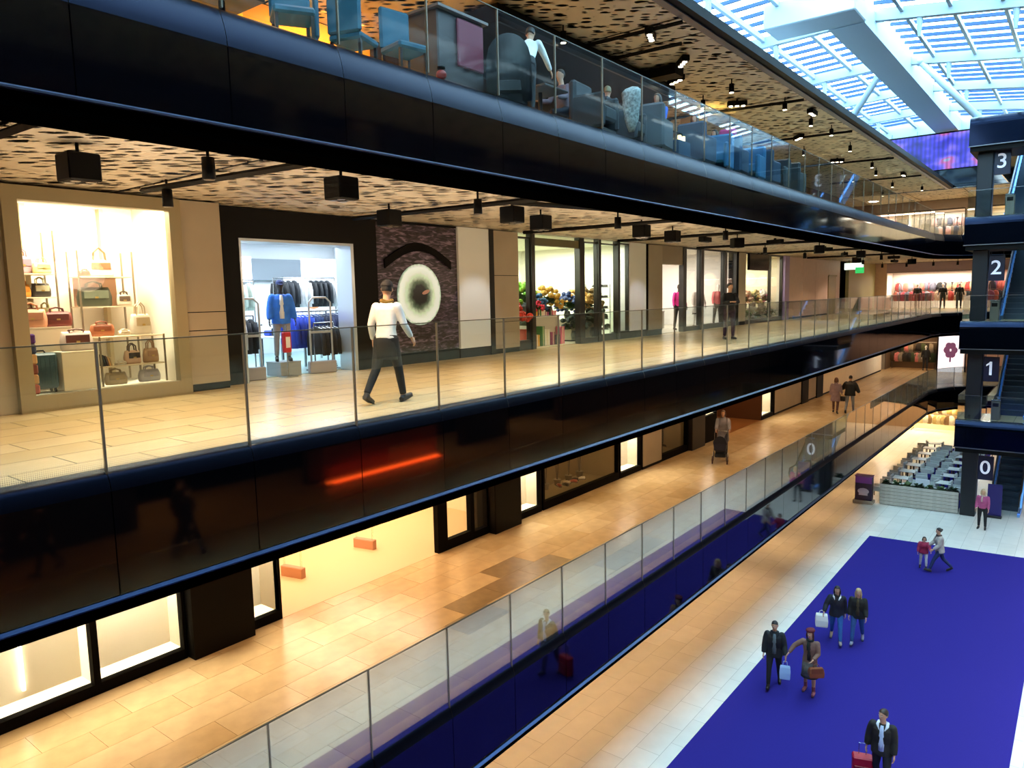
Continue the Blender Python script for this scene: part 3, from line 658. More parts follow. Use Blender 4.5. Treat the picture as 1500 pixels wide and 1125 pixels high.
farblk(-13.2, -11.9, z2, T2, PINKW); farblk(-11.9, 6, z2+2.6, T2, mat('#9c8a9a', .6)); far_shop(-11.85, -6.2, z2, z2+2.6, 330, mat('#f8eee4', .7)); farblk(-6.2, -5.9, z2, z2+2.6, BEIGE); far_shop(-5.9, 2, z2, z2+2.6, 200, mat('#e8c8bc', .7))  # purple reflection put into the colour of the band above the shops
farblk(-13, -11.8, z1, T1, BEIGE); farblk(-11.8, 6, z1+2.6, T1, mat('#2a2019', .6)); far_shop(-11.75, -8.45, z1, z1+2.6, 60, mat('#5c4a3a', .7), WARM); far_shop(-8.4, -6.8, z1, z1+2.6, 110, mat('#f3ecf0', .7)); far_shop(-6.6, 2, z1, z1+2.6, 90, mat('#8a6a58', .7))
farblk(-20, -13.6, 0, 3.3, mat('#5a4632', .6)); farblk(-13.6, 6, 2.35, 3.34, mat('#4a3826', .6)); far_shop(-13.6, -6.8, 0, 2.35, 420, mat('#fbe9c2', .7), '#ffe6b0'); farblk(-6.8, -6.3, 0, 2.35, BEIGE); far_shop(-6.3, 4, 0, 2.35, 160, mat('#c8a880', .7), WARM)
t = thing('poster_sign', 'white backlit poster with a purple flower shape on the far lower gallery', 'poster', (-7.6, 59.9, z1))
ob('panel', MB().box(-.75, .75, 0, .06, .0, 2.55), emit('#f8f0f6', .9), t)
pm = MB()
for a in range(6): pm.ball((.24*math.cos(a*PI/3), -.01, 1.55+.34*math.sin(a*PI/3)), (.2, .015, .25), 10, 5)
pm.box(-.05, .05, -.02, 0, .7, 1.4)
ob('flower', pm, mat('#8a5590', .6), t)
# ---------------- ground floor left side (below gallery one)
XC = -13.0
for a, b, m in ((-6, 20, CREAM), (20, 24, BEIGED), (24, 40, mat('#d9c6a4', .6)), (40, 44, BEIGED), (44, 60, CREAM)):
    blk('wall_left', a, b, 0, 3.34, m, XC, .3)
# ---------------- gallery three: restaurant back wall
XD = -13.6
for a, b, m in ((-4, 5.5, mat('#2c2018', .6)), (5.5, 9, mat('#f0b64a', .6)), (9, 12.3, mat('#d88a2a', .6)), (12.3, 22, mat('#35271c', .6)), (22, 26, mat('#9a7238', .6)), (26, 60, mat('#5a4632', .6))):
    blk('wall_left', a, b, z3, T3, m, XD, .3)
for yy, e in ((5.0, 60), (7, 240), (10.8, 200), (24, 120), (34, 60)): lamp('AREA', (-12.6, yy, T3-.1), e, '#ffcf70', 1.2, 2.2, (0, R(15), 0))
# lit pier washed with gold light
struct('column', MB().box(-11.4, -10.7, 24.2, 24.9, z3, T3, .02), mat('#d9b878', .5))
lamp('SPOT', (-10.2, 24.3, z3+2.0), 130, '#ffd26a', .05, rot=(R(180), 0, 0), spot=100)
t = thing('wall_uplight', 'small dark uplight box on the gold-lit pier of the upper gallery', 'lamp', (-10.45, 24.2, z3+1.6))
ob('housing', MB().box(-.2, .2, -.15, .15, -.15, .22, .02), BLACKM, t); ob('lens', MB().box(-.15, .15, -.1, .1, .22, .235), emit('#ffd88a', 8), t); ob('arm', MB().box(-.35, -.2, -.03, .03, -.05, .05), BLACKM, t)
# dark canopy under the restaurant ceiling
t = thing('ceiling_canopy', 'long black canopy slab hanging under the upper gallery ceiling', 'canopy', (0, 0, 0))
ob('slab', MB().box(-12.6, -9.85, 12.4, 20.6, T3-.42, T3-.06), BLACKM, t); ob('edge_trim', MB().box(-9.86, -9.80, 12.4, 20.6, T3-.44, T3-.34), mat('#1c1c20', .3, .5), t)
ob('side_wing', MB().box(-9.85, -8.9, 18.6, 19.1, T3-.3, T3-.06), BLACKM, t)
for yy in (13, 20): ob('hanger', MB().box(-11, -10.96, yy, yy+.04, T3-.1, T3+.1), STEEL, t)
# ---------------- opposite side walls (seen only as reflections)
XO = 5.6
def oblk(y0, y1, za, zb, m, x=XO): return struct('wall_right', MB().box(x, x+.3, y0, y1, za, zb), m)
oblk(-6, 62, 0, 3.3, mat('#cbb791', .6))
oblk(-6, 62, z2, T2, mat('#9a8a72', .6))
for a, b, m in ((-6, 6, BLACKM), (6, 14, mat('#0f0d0c', .5)), (14, 14.8, BEIGE), (14.8, 17, BLACKM), (17, 18, BEIGE), (18, 24, mat('#241c16', .5)), (24, 25, BEIGE), (25, 40, mat('#2a2019', .5)), (40, 62, BEIGED)):
    oblk(a, b, z3, T3, m)
for yy in (15, 19, 23, 27, 31, 35): lamp('SPOT', (3.0, yy, T3-.2), 160, WARM, .05, spot=120)
for yy, e in ((15, 40), (24, 50), (36, 60)): lamp('AREA', (3.6, yy, T2-.1), e, WARM, .3, .3)
for a, b, m in ((-6, 3, mat('#1a110b', .5)), (4.6, 9, mat('#1a110b', .5)), (14.5, 18, mat('#2e1d12', .5)), (22, 25, mat('#1a110b', .5)), (29, 62, mat('#3a2819', .5))):
    oblk(a, b, z1, T1, m)
room_o = setting('wall_shop')
ob('back_wall', MB().box(8, 8.05, -6, 62, z1, T1), mat('#6e4a30', .7), room_o)
for yy, e, c in ((3.8, 60, WARMER), (10, 60, WARMER), (20, 60, WARM), (27, 60, WARM)): lamp('AREA', (6.6, yy, T1-.1), e, c, .8, 1.6)
for yy, e in ((2, 26), (8, 22), (14, 22), (20, 30), (27, 30), (34, 30)): lamp('AREA', (2.6, yy, T1-.1), e, WARMER, .5, .5)
for yy in (4, 10, 16, 22, 28, 34, 40): lamp('AREA', (2.0, yy, 3.2), 160, '#e2ecff', 1.0, 1.0)  # unseen cool lamps added to whiten the ground floor and its mirror image
# amber lit rod screen on the opposite lower gallery
t = thing('amber_rod_screen', 'amber lit screen of upright rods facing the lower gallery from across the void', 'screen', (5.0, 14.7, z1))
rm = MB().tube([(0, 0, .02), (0, 0, 1.9)], .022, 6).me('rod', mat('#a85a34', .3, .4), True)
for k in range(44): ob('rod', rm, None, t, loc=(0, k*.12, 0))
ob('base', MB().box(-.15, .15, -.1, 5.3, 0, .08), BLACKM, t); ob('light_strip', MB().box(-.05, -.02, 0, 5.2, .08, .14), emit('#ff5a1a', 14), t); lamp('AREA', (4.75, 17.3, z1+.12), 60, '#ff4a18', .2, 5, (R(180), 0, 0))  # upward lamp added, rods coloured brighter, for the amber glow
ob('top_beam', MB().box(-.1, .1, -.1, 5.3, 1.9, 1.98), BLACKM, t)

t = thing('amber_shelf', 'low amber lit shelf unit across the void, mirrored at the far left', 'shelf', (5.0, 4.6, z1))
for k in range(6): ob('shelf_board', MB().box(-.2, .1, 0, 1.0, .25+.28*k, .28+.28*k), mat('#c06a2a', .5), t)
ob('back_panel', MB().box(.1, .14, 0, 1.0, 0, 1.8), mat('#7a3c18', .6), t)
lamp('POINT', (4.6, 5.1, z1+1.9), 25, '#ff9440', .1)

# ================================================================ CEILING SPOTS AND GALLERY LIGHT
def spot_unit(kind, dim):
    lens = LENSD if dim else LENS
    t = thing('ceiling_spotlight', 'black spotlight', 'lamp')
    if kind == 'cube':
        hs = ob('housing', MB().box(-.17, .17, -.17, .17, -.42, -.12, .015), BLACKM, t)
        ob('stem', MB().cyl(0, 0, -.12, 0, .02, 8), BLACKM, t)
        lm = MB()
        for a in (-.08, .08):
            for b in (-.08, .08): lm.cyl(a, b, -.43, -.42, .055, 10)
        ob('lens', lm, lens, hs)
    elif kind == 'can':
        hs = ob('housing', MB().tube([(0, 0, -.38), (0, 0, -.14)], [.075, .07], 14), BLACKM, t, True)
        ob('stem', MB().cyl(0, 0, -.14, 0, .018, 8), BLACKM, t); ob('lens', MB().cyl(0, 0, -.388, -.38, .06, 12), lens, hs)
    else:
        hs = ob('housing', MB().box(-.10, .10, -.30, .30, -.2, -.05, .015), BLACKM, t); lm = MB()
        for b in (-.19, 0, .19): lm.cyl(0, b, -.215, -.2, .06, 10)
        ob('lens', lm, lens, hs); ob('stem', MB().box(-.03, .03, -.03, .03, -.05, 0), BLACKM, t)
    return t
ORD = 'first second third fourth fifth sixth seventh eighth ninth tenth eleventh twelfth thirteenth fourteenth fifteenth sixteenth seventeenth eighteenth nineteenth twentieth twenty-first twenty-second twenty-third'.split()
LENS = emit('#fff0d0', 10); LENSD = mat('#5a5248', .3)
PROTO = {(k, d): spot_unit(k, d) for k in ('cube', 'can', 'triple') for d in (0, 1)}
USED = set()
def put_spot(kind, x, y, z, label, group, energy=0, col=WARM, rz=0.0, spot=110):
    kind = (kind, 1 if z < 14 else 0)
    if kind in USED: o = copy_tree(PROTO[kind], (x, y, z), rz, label, group)
    else: USED.add(kind); o = PROTO[kind]; o.location = (x, y, z); o.rotation_euler = (0, 0, rz); o['label'] = label; o['group'] = group
    if energy: lamp('SPOT', (x, y, z-.5), energy, col, .09, spot=spot, blend=.8)
G2 = 'black spotlights under the middle gallery ceiling'; zc = CEIL[3]
E2 = [('cube', -8.84, 3.69, 'black cube spotlight nearest the camera, above the handbag window', 150), ('can', -7.95, 4.7, 'black cylinder spotlight close to the slab edge, right of the nearest cube', 90),
      ('cube', -8.12, 6.73, 'black cube spotlight above the sports shop, near the slab edge', 130), ('can', -10.57, 5.58, 'black cylinder spotlight at the corner above the beige pier', 80),
      ('cube', -10.47, 9.78, 'black cube spotlight deep in the ceiling over the portal of the sports shop', 110), ('can', -8.22, 9.7, 'black cylinder spotlight in front of the eye mural', 90),
      ('cube', -8.58, 11.1, 'black cube spotlight just right of the eye mural', 110), ('cube', -9.1, 12.74, 'black cube spotlight in front of the white pillar', 110),
      ('can', -8.09, 14.16, 'black cylinder spotlight above the gift shop entrance, near the edge', 90), ('cube', -8.72, 16.41, 'black cube spotlight above the gift shop windows', 110),
      ('triple', -10.35, 19.49, 'black cube spotlight cluster behind the gift shop cube', 110), ('cube', -8.97, 18.63, 'black cube spotlight before the second white pillar', 110)]
for k, x, y, lab, e in E2: put_spot(k, x, y, zc, lab, G2, e*2.1, '#ffd09a', spot=140); lamp('POINT', (x, y, zc-1.15), 26, '#ffe0bc', .35)  # free point lights added below the fixtures to brighten the ceiling
for k, (x, y) in enumerate([(-9.76, 22.6), (-7.91, 19.66), (-8.84, 22.92), (-8.63, 25.81), (-9.9, 28.5), (-8.2, 29.5), (-8.8, 32.5), (-10.2, 34.5), (-8.1, 35.5), (-9.4, 38), (-8.3, 40.5), (-9.9, 42.5), (-8.6, 45), (-10.6, 47), (-8.4, 49), (-9.8, 51.5)]):
    put_spot(('triple', 'can', 'cube')[k % 3], x, y, zc, 'small black spotlight under the middle gallery ceiling, %s along after the gift shop' % ORD[k], 'far spotlights of the middle gallery', 330 if k % 2 else 0, '#ffe2be', rz=.4*k, spot=140); lamp('POINT', (x, y, zc-1.1), 4, '#ffe2be', .35)  # weaker point lights added here too as ceiling fill
for k, x in enumerate((-11.5, -10, -8.4, -7)):
    put_spot('can', x, 56.5, zc, 'tiny black spotlight before the far middle gallery shop, %s from the left' % ORD[k], 'spotlights at the far end of the middle gallery', 110, NEUT)
G3 = 'spotlights under the upper gallery ceiling'; zc = CEIL[4]
for k, (x, y, kd) in enumerate([(-9.69, 14.55, 'can'), (-8.3, 16.06, 'triple'), (-8.6, 18.41, 'triple'), (-9.45, 19.8, 'triple'), (-8.43, 21.26, 'can'), (-9.78, 22.39, 'can'), (-9.17, 23.6, 'triple'), (-7.94, 24.4, 'can'),
        (-8.0, 27.37, 'can'), (-7.7, 26.47, 'triple'), (-7.91, 29.59, 'can'), (-9.3, 30.3, 'triple'), (-9.9, 33, 'can'), (-8.2, 33.5, 'can'), (-8.48, 38.72, 'can'), (-9.6, 37, 'triple'), (-8.9, 41.5, 'can'), (-10.3, 43, 'can'), (-8.1, 44, 'triple'), (-9.2, 47, 'can'), (-8.2, 50, 'can'), (-10.5, 51, 'can')]):
    put_spot(kd, x, y, zc, 'small lit black spotlight under the upper gallery ceiling, %s from the camera' % ORD[k], G3, 110 if k % 2 else 0, '#ffd8a8', rz=.35*k, spot=140)
    if k % 2: lamp('POINT', (x, y, zc-1.2), 2.5, '#ffd8a8', .35)  # faint fill light added under every second fixture
for k, (x, y) in enumerate([(-9.4, 2.6), (-8.7, 7), (-9.3, 11)]):
    lamp('SPOT', (x, y, zc-.4), 60, '#ffcf98', .1, spot=110)
# upper gallery far end, lower gallery and ground floor downlights (their ceilings face away from the camera)
for y in (1.5, 5, 8.5, 12, 15.5, 19, 22.5, 26, 30, 34, 38, 42, 46, 50): lamp('AREA', (-9.4, y, CEIL[2]-.02), 38, '#ffd2a0', .5, .5)
for x in (-11, -8, -5, -2): lamp('AREA', (x, 57, CEIL[2]-.02), 60, NEUT, .5, .5); lamp('AREA', (x, 57, CEIL[4]-.05), 50, NEUT, .5, .5); lamp('AREA', (x, 57, CEIL[1]-.05), 90, NEUT, .6, .6)
for y in (1, 5, 9, 13, 17, 21, 25, 30, 35, 40, 45, 50): lamp('SPOT', (-9.8, y, CEIL[1]-.05), 400, '#ffca8a', .25, spot=105, blend=.7)
# dark joints / tracks across the ceilings
def track(p, q, h, w=.09):
    a = Vector((p[0], p[1], h-.10)); b = Vector((q[0], q[1], h-.10)); o = struct('trim_19', MB().tube([a, b], [w*.5, w*.5], 4), BLACKM)
for p, q in (((-11.18, 5.52), (-7.5, 5.86)), ((-12.2, 2.7), (-7.5, 2.87)), ((-12.2, 10.37), (-7.5, 10.7)), ((-8.3, 10.7), (-7.6, 13.2)), ((-12, 16), (-7.5, 16.2)), ((-12, 21), (-7.5, 21.2)), ((-12, 27), (-7.5, 27.2)), ((-12, 34), (-7.5, 34)), ((-12, 41), (-7.5, 41))): track(p, q, CEIL[3])
for p, q in (((-12, 15.7), (-7.44, 15.9)), ((-12, 17.0), (-8.07, 17.2)), ((-12.0, 24.1), (-7.45, 24.7)), ((-12, 30.3), (-7.48, 30.8)), ((-12, 37.7), (-7.5, 38.4)), ((-12, 45), (-7.5, 45.4))): track(p, q, CEIL[4])
# ================================================================ PEOPLE
TMP = bpy.data.scenes.new('tmp')
def remesh(mb, vox, smooth=3):
    """union of overlapping closed shapes -> one continuous surface"""
    d = bpy.data.meshes.new('t'); d.from_pydata(mb.v, [], mb.f); fix(d)
    o = bpy.data.objects.new('t', d); TMP.collection.objects.link(o)
    a = o.modifiers.new('r', 'REMESH'); a.mode = 'VOXEL'; a.voxel_size = vox; a.use_smooth_shade = True
    s = o.modifiers.new('s', 'SMOOTH'); s.iterations = smooth; s.factor = .5
    vl = TMP.view_layers[0]; vl.update(); dg = vl.depsgraph
    e = o.evaluated_get(dg).to_mesh(); r = MB(); r.v = [tuple(v.co) for v in e.vertices]; r.f = [tuple(p.vertices) for p in e.polygons]
    o.evaluated_get(dg).to_mesh_clear(); bpy.data.objects.remove(o); bpy.data.meshes.remove(d); return r
def raw(name, mb, m):
    d = bpy.data.meshes.new(name); d.from_pydata(mb.v, [], mb.f); d.materials.append(m)
    d.polygons.foreach_set('use_smooth', [True]*len(d.polygons)); d.update(); return d
def V(*a): return Vector(a)
class Pose:
    def __init__(s, **k):
        g = k.get
        s.lean = R(g('lean', 3)); s.hip = [R(a) for a in g('hip', (4, -2))]; s.knee = [R(a) for a in g('knee', (6, 4))]
        s.sh = [R(a) for a in g('sh', (5, 5))]; s.ab = [R(a) for a in g('ab', (9, 9))]; s.el = [R(a) for a in g('el', (18, 18))]; s.inn = [R(a) for a in g('inn', (0, 0))]
        s.head = R(g('head', 6)); s.turn = R(g('turn', 0)); s.spread = R(g('spread', 3))
def skeleton(p, sit=None):
    J = {}; pel = V(0, 0, .93)
    for i, sx in ((0, -1), (1, 1)):
        h = pel + V(sx*.095, 0, -.03); a = p.hip[i]; b = a-p.knee[i]
        k = h + V(sx*math.sin(p.spread)*.42, math.sin(a)*.43, -math.cos(a)*.43); an = k + V(sx*math.sin(p.spread)*.2, math.sin(b)*.41, -math.cos(b)*.41)
        f = min(b*.9, .25); t = an + V(sx*.02, math.cos(f)*.17, math.sin(f)*.17-.045); hl = an+V(0, -math.cos(f)*.055, -.05-math.sin(f)*.05)
        J['hip', i], J['knee', i], J['ank', i], J['toe', i], J['heel', i] = h, k, an, t, hl
    l = p.lean; up = V(0, math.sin(l), math.cos(l)); fw = V(0, math.cos(l), -math.sin(l))
    J['pel'] = pel; J['waist'] = pel+up*.15; J['chest'] = pel+up*.34; J['neck'] = pel+up*.53; J['up'] = up; J['fw'] = fw
    hd = V(math.sin(p.turn)*0, math.sin(l*.6+p.head), math.cos(l*.6+p.head)); J['hd'] = hd; J['head'] = J['neck']+hd*.185
    for i, sx in ((0, -1), (1, 1)):
        s0 = pel+up*.475+V(sx*.175, 0, 0); f = p.sh[i]+(-l*.0); a = p.ab[i]
        e = s0 + V(sx*math.sin(a), math.cos(a)*math.sin(f), -math.cos(a)*math.cos(f))*.285
        ff = f+p.el[i]; a2 = a*.5-p.inn[i]
        d = V(sx*math.sin(a2), math.cos(a2)*math.sin(ff), -math.cos(a2)*math.cos(ff)); wv = e+d*.25
        J['sho', i], J['elb', i], J['wri', i], J['hdir', i] = s0, e, wv, d
    low = min(J['heel', 0].z, J['heel', 1].z, J['toe', 0].z, J['toe', 1].z)-.032
    dz = -low if sit is None else sit-.86
    for k, v in J.items():
        if k not in ('up', 'fw', 'hd') and not (isinstance(k, tuple) and k[0] == 'hdir'): J[k] = v+V(0, 0, dz)
    return J
def torso_rings(J, spec, n=16):
    out = []
    for t, rx, ry, oy in spec:
        c = J['pel']+J['up']*t+J['fw']*oy
        out.append([c+V(rx*math.cos(2*PI*k/n), 0, 0)+J['fw']*(ry*math.sin(2*PI*k/n)) for k in range(n)])
    return out
def hand(J, i, mb):
    w = J['wri', i]; d = J['hdir', i]; sx = -1 if i == 0 else 1
    side = V(0, 1, 0)-d*d.y
    side = side.normalized() if side.length > .3 else V(-sx, 0, 0); nrm = d.cross(side)*(1 if sx > 0 else -1)
    nrm = -nrm if (nrm.x*sx) > 0 else nrm            # palm faces the thigh
    mb.tube([w-d*.02, w+d*.03, w+d*.075, w+d*.098], [.024, .034, .038, .03], 10, .5, side)
    fing = MB()
    for k, (o, L) in enumerate(((.027, .066), (.009, .074), (-.009, .07), (-.026, .056))):
        b = w+d*.085+side*o
        fing.tube([b, b+d*L*.45+nrm*.006, b+d*L*.8+nrm*.02, b+d*L*.95+nrm*.034], [.0095, .0088, .0078, .006], 6)
    b = w+d*.03+side*.028; fing.tube([b, b+d*.03+side*.022, b+d*.06+side*.024+nrm*.012], [.011, .0098, .007], 6)
    return fing
FACE = {}
def person(label, loc, face, H=1.72, pose=None, top='#20242c', bottom='#1a1c26', skin='#c99a7c', hair='#2a1c14', hairstyle='short', coat='jacket', shoe='#1a1614',
           shirt=None, skirt=None, collar=None, hat=None, scarf=None, vox=.016, sit=None, group=None, puff=0.0, boots=None, cat='person', name='person', wide=1.0, belt=None):
    p = Pose(**(pose or {})); J = skeleton(p, sit); s = H/1.75
    root = thing(name, label, cat, loc, math.atan2(-face[0], face[1]), group); root.scale = (s*wide, s*wide, s)
    # --- body: one continuous surface
    b = MB()
    b.loft(torso_rings(J, [(-.10, .08, .07, 0), (-.05, .155, .10, 0), (.02, .165, .105, 0), (.15, .135, .09, 0), (.30, .155, .105, .01), (.42, .165, .10, 0), (.49, .12, .075, 0), (.525, .05, .05, 0)]))
    b.tube([J['neck']-J['up']*.06, J['neck']+J['hd']*.10], [.062, .052], 12)
    hc = J['head']; hd = J['hd']; fx = V(0, math.cos(p.lean*.6+p.head), -math.sin(p.lean*.6+p.head))
    ct, st = math.cos(p.turn), math.sin(p.turn); fx = V(-st*fx.y, ct*fx.y, fx.z); rx = fx.cross(hd).normalized()
    def HP(x, y, z): return hc+rx*x+fx*y+hd*z
    head = []
    for z, wx, wy, oy in ((-.115, .028, .032, .045), (-.10, .045, .05, .035), (-.06, .062, .074, .012), (-.01, .074, .09, 0), (.04, .077, .096, -.004), (.085, .066, .083, -.008), (.115, .035, .045, -.01), (.122, .01, .012, -.01)):
        head.append([HP(wx*math.cos(2*PI*k/14), oy+wy*math.sin(2*PI*k/14), z) for k in range(14)])
    b.loft(head)
    b.tube([HP(0, .082, .02), HP(0, .104, -.022), HP(0, .088, -.032)], [.009, .017, .012], 8)
    for sx in (-1, 1): b.ball(HP(sx*.078, -.008, -.005), (.012, .02, .03), 8, 6)
    for i in (0, 1):
        b.tube([J['sho', i]-V(0, 0, .0), J['sho', i].lerp(J['elb', i], .5), J['elb', i], J['elb', i].lerp(J['wri', i], .4), J['wri', i]], [.052, .045, .037, .036, .025], 10)
        b.ball(J['sho', i]-V(0, 0, .012), .046, 10, 8)
        b.tube([J['hip', i]+V(0, 0, .03), J['hip', i].lerp(J['knee', i], .4), J['knee', i], J['knee', i].lerp(J['ank', i], .35), J['ank', i]], [.085, .076, .052, .054, .034], 12)
        b.tube([J['heel', i], J['ank', i].lerp(J['toe', i], .5)-V(0, 0, .02), J['toe', i]], [.034, .036, .026], 10)
    fg = MB()
    for i in (0, 1):
        f = hand(J, i, b); fg.add(f.v, f.f)
    bm = remesh(b, vox*.8 if vox < .02 else vox, 2); bm.add(fg.v, fg.f)
    ob('body', raw('body', bm, mat(skin, .6)), None, root)
    # --- face details
    if vox < .02:
        e = MB(); m_ = MB()
        for sx in (-1, 1):
            ee = MB().ball(HP(sx*.03, .082, .018), (.0125, .008, .008), 8, 6); ob('eye', ee, mat('#efeae4', .2), root, True)
            e.ball(HP(sx*.03, .0895, .018), .0048, 6, 5); e.tube([HP(sx*.016, .088, .04), HP(sx*.045, .079, .042)], [.005, .003], 5)
        ob('pupils_and_brows', e, mat('#1c1410', .5), root)
        m_.tube([HP(-.024, .081, -.062), HP(0, .089, -.060), HP(.024, .081, -.062)], [.003, .0065, .003], 6); ob('mouth', m_, mat('#9c5a4e', .5), root)
    # --- hair / hat
    hm = mat(hair, .55, vary=.25, scale=30)
    if hairstyle != 'none':
        hr = []; N = 16
        for z, k_ in ((.128, .12), (.118, .5), (.09, .86), (.05, 1.0), (.0, 1.0), (-.035, .98)):
            ring = []
            for j in range(N):
                a = 2*PI*j/N; front = max(0, math.sin(a)); yy = .102*k_*math.sin(a)-.012; xx = .084*k_*math.cos(a)
                zz = z if front < .25 else max(z, .052+.02*front)
                ring.append(HP(xx, yy if front < .25 or z > .06 else yy*.88, zz))
            hr.append(ring)
        hb = MB().loft(hr[::-1])
        if hairstyle in ('long', 'mid'):
            L = .27 if hairstyle == 'long' else .16
            hb.loft([[HP(xx*kk, -.045+yy*kk-.02*t, .06-L*t*1.25) for xx, yy in [(.085*math.cos(2*PI*j/12), .062*math.sin(2*PI*j/12)) for j in range(12)]] for t, kk in ((0, .9), (.35, 1.1), (.7, 1.05), (1, .7))])
            for sx in (-1, 1): hb.tube([HP(sx*.07, .02, .05), HP(sx*.085, .025, -.05), HP(sx*.08, .04, -.05-L*.7)], [.022, .028, .014], 8)
        if hairstyle == 'bun': hb.ball(HP(0, -.11, .04), .045, 10, 8)
        hb = remesh(hb, .014 if vox < .02 else .022, 1)
        ob('hair', raw('hair', hb, hm), None, root)
    if hat:
        kind, hcol = hat; hb = MB()
        if kind == 'beret': hb.tube([HP(.0, -.02, .045), HP(0, -.025, .085), HP(.01, -.03, .125), HP(.01, -.03, .145)], [.098, .125, .105, .03], 18)
        elif kind == 'beanie': hb.loft([[HP(wx*math.cos(2*PI*k/16), wy*math.sin(2*PI*k/16)-.012, z) for k in range(16)] for z, wx, wy in ((.03, .094, .112), (.07, .092, .108), (.115, .066, .08), (.145, .03, .035))])
        elif kind == 'cap': hb.loft([[HP(wx*math.cos(2*PI*k/16), wy*math.sin(2*PI*k/16)-.01, z) for k in range(16)] for z, wx, wy in ((.045, .09, .108), (.10, .08, .094), (.132, .035, .04))]); hb.box(0, 0, 0, 0, 0, 0); hb.tube([HP(0, .06, .05), HP(0, .15, .042)], [.07, .055], 10, .14, (1, 0, 0))
        ob('hat', remesh(hb, .012, 2).me('hat', mat(hcol, .8), True), None, root)
    # --- trousers or skirt and tights
    def legs(r, col, nm, from_k=0.0, to_ank=True):
        q = MB()
        for i in (0, 1):
            h, k, a = J['hip', i], J['knee', i], J['ank', i]+V(0, 0, .015)
            if from_k == 0: q.tube([h+V(0, 0, .05), h.lerp(k, .45), k, k.lerp(a, .4), a], [.10*r, .088*r, .066*r, .062*r, .05*r], 12)
            else: q.tube([h.lerp(k, from_k), k, k.lerp(a, .4), a], [.07*r, .058*r, .059*r, .042*r], 12)
        if from_k == 0: q.loft(torso_rings(J, [(-.11, .10, .09, 0), (-.05, .168, .115, 0), (.03, .172, .115, 0), (.12, .150, .102, 0)]))
        ob(nm, raw(nm, remesh(q, vox, 2), mat(col, .8, vary=.15, scale=9)), None, root)
    if bottom: legs(1.0 if not skirt else .86, bottom, 'trousers' if not skirt else 'tights', 0.0 if not skirt else .3)
    if skirt:
        col, ln = skirt; c = J['pel']; q = []
        for t, rx_, ry_ in ((.12, .15, .105), (-.02, .185, .13), (-.2, .2, .16), (-ln, .215, .185)): q.append([c+V(rx_*math.cos(2*PI*k/18), ry_*math.sin(2*PI*k/18), t) for k in range(18)])
        ob('skirt', MB().loft(q), mat(col, .85, vary=.3, scale=25), root, True)
        ob('skirt_hem', MB().loft([[c+V(r_*.218*math.cos(2*PI*k/18), r_*.188*math.sin(2*PI*k/18), z) for k in range(18)] for r_, z in ((1, -ln+.045), (1.03, -ln+.03), (1.03, -ln-.005), (.97, -ln-.01))]), mat('#17120f', .8), root)
    # --- shoes
    for i in (0, 1):
        sh = MB(); an, to, he = J['ank', i], J['toe', i], J['heel', i]
        sh.tube([he+V(0, -.012, 0), an.lerp(to, .45)-V(0, 0, .022), to+V(0, .03, .002)], [.043, .047, .034], 12, .95)
        top_ = .34 if boots else .03
        kn = J['knee', i]; sh.tube([an-V(0, 0, .03), an.lerp(kn, top_*.5), an.lerp(kn, top_)], [.046, .047, .052 if boots else .05], 12)
        ob('boot' if boots else 'shoe', raw('shoe', remesh(sh, .013 if vox < .02 else .02, 2), mat(boots or shoe, .5)), None, root)
        ob('sole', MB().tube([he+V(0, -.02, -.03), an.lerp(to, .5)-V(0, 0, .058), to+V(0, .04, -.025)], [.036, .04, .03], 10, .25, (1, 0, 0)), mat('#d8d4cc' if i < 0 else '#1c1a18', .7), root)
    # --- top garment
    g = {'jacket': (-.12, .02), 'coat': (-.34, .03), 'shirt': (.0, .006), 'sweater': (-.03, .012)}[coat]
    lo, ex = g; ex += puff; q = MB()
    spec = [(lo, .175+ex+(.03 if lo < -.2 else 0), .125+ex+(.03 if lo < -.2 else 0), 0)]
    if lo < -.06: spec.append((-.03, .172+ex, .12+ex, 0))
    spec += [(.14, .146+ex, .10+ex, 0), (.30, .162+ex, .116+ex, .01), (.42, .178+ex*.8, .108+ex, 0), (.485, .135+ex*.5, .085+ex*.6, 0), (.535, .07+ex*.3, .068+ex*.3, 0)]
    q.loft(torso_rings(J, spec))
    for i in (0, 1): q.ball(J['sho', i]-J['up']*.016, .068+ex*.45, 12, 8)
    for i in (0, 1):
        A, E_, W_ = J['sho', i], J['elb', i], J['wri', i]
        q.tube([A-V(0, 0, .01), A.lerp(E_, .5), E_, E_.lerp(W_, .5), W_-(W_-E_)*.06], [.066+ex*.5, .06+ex*.7, .05+ex*.6, .046+ex*.6, .036+ex*.5], 12)
    if puff > .02 or coat == 'coat' or collar == 'hood': q.tube([J['neck']-J['up']*.04, J['neck']+J['hd']*.045], [.095, .08], 12)
    ob(coat, raw(coat, remesh(q, vox, 2), mat(top, .75, vary=.18, scale=7)), None, root)
    if shirt:          # shirt front showing between the open jacket edges
        q = []
        for t, wx in ((.0, .05), (.16, .055), (.32, .05), (.44, .04), (.52, .028)):
            ry = {0.0: .122, .16: .104, .32: .126, .44: .108, .52: .075}[t]+ex
            q.append([J['pel']+J['up']*t+V(x, 0, 0)+J['fw']*(ry+o) for x, o in ((-wx, -.012), (0, .012), (wx, -.012), (wx*.8, -.05), (-wx*.8, -.05))])
        ob('shirt', MB().loft(q), mat(shirt, .7), root, True)
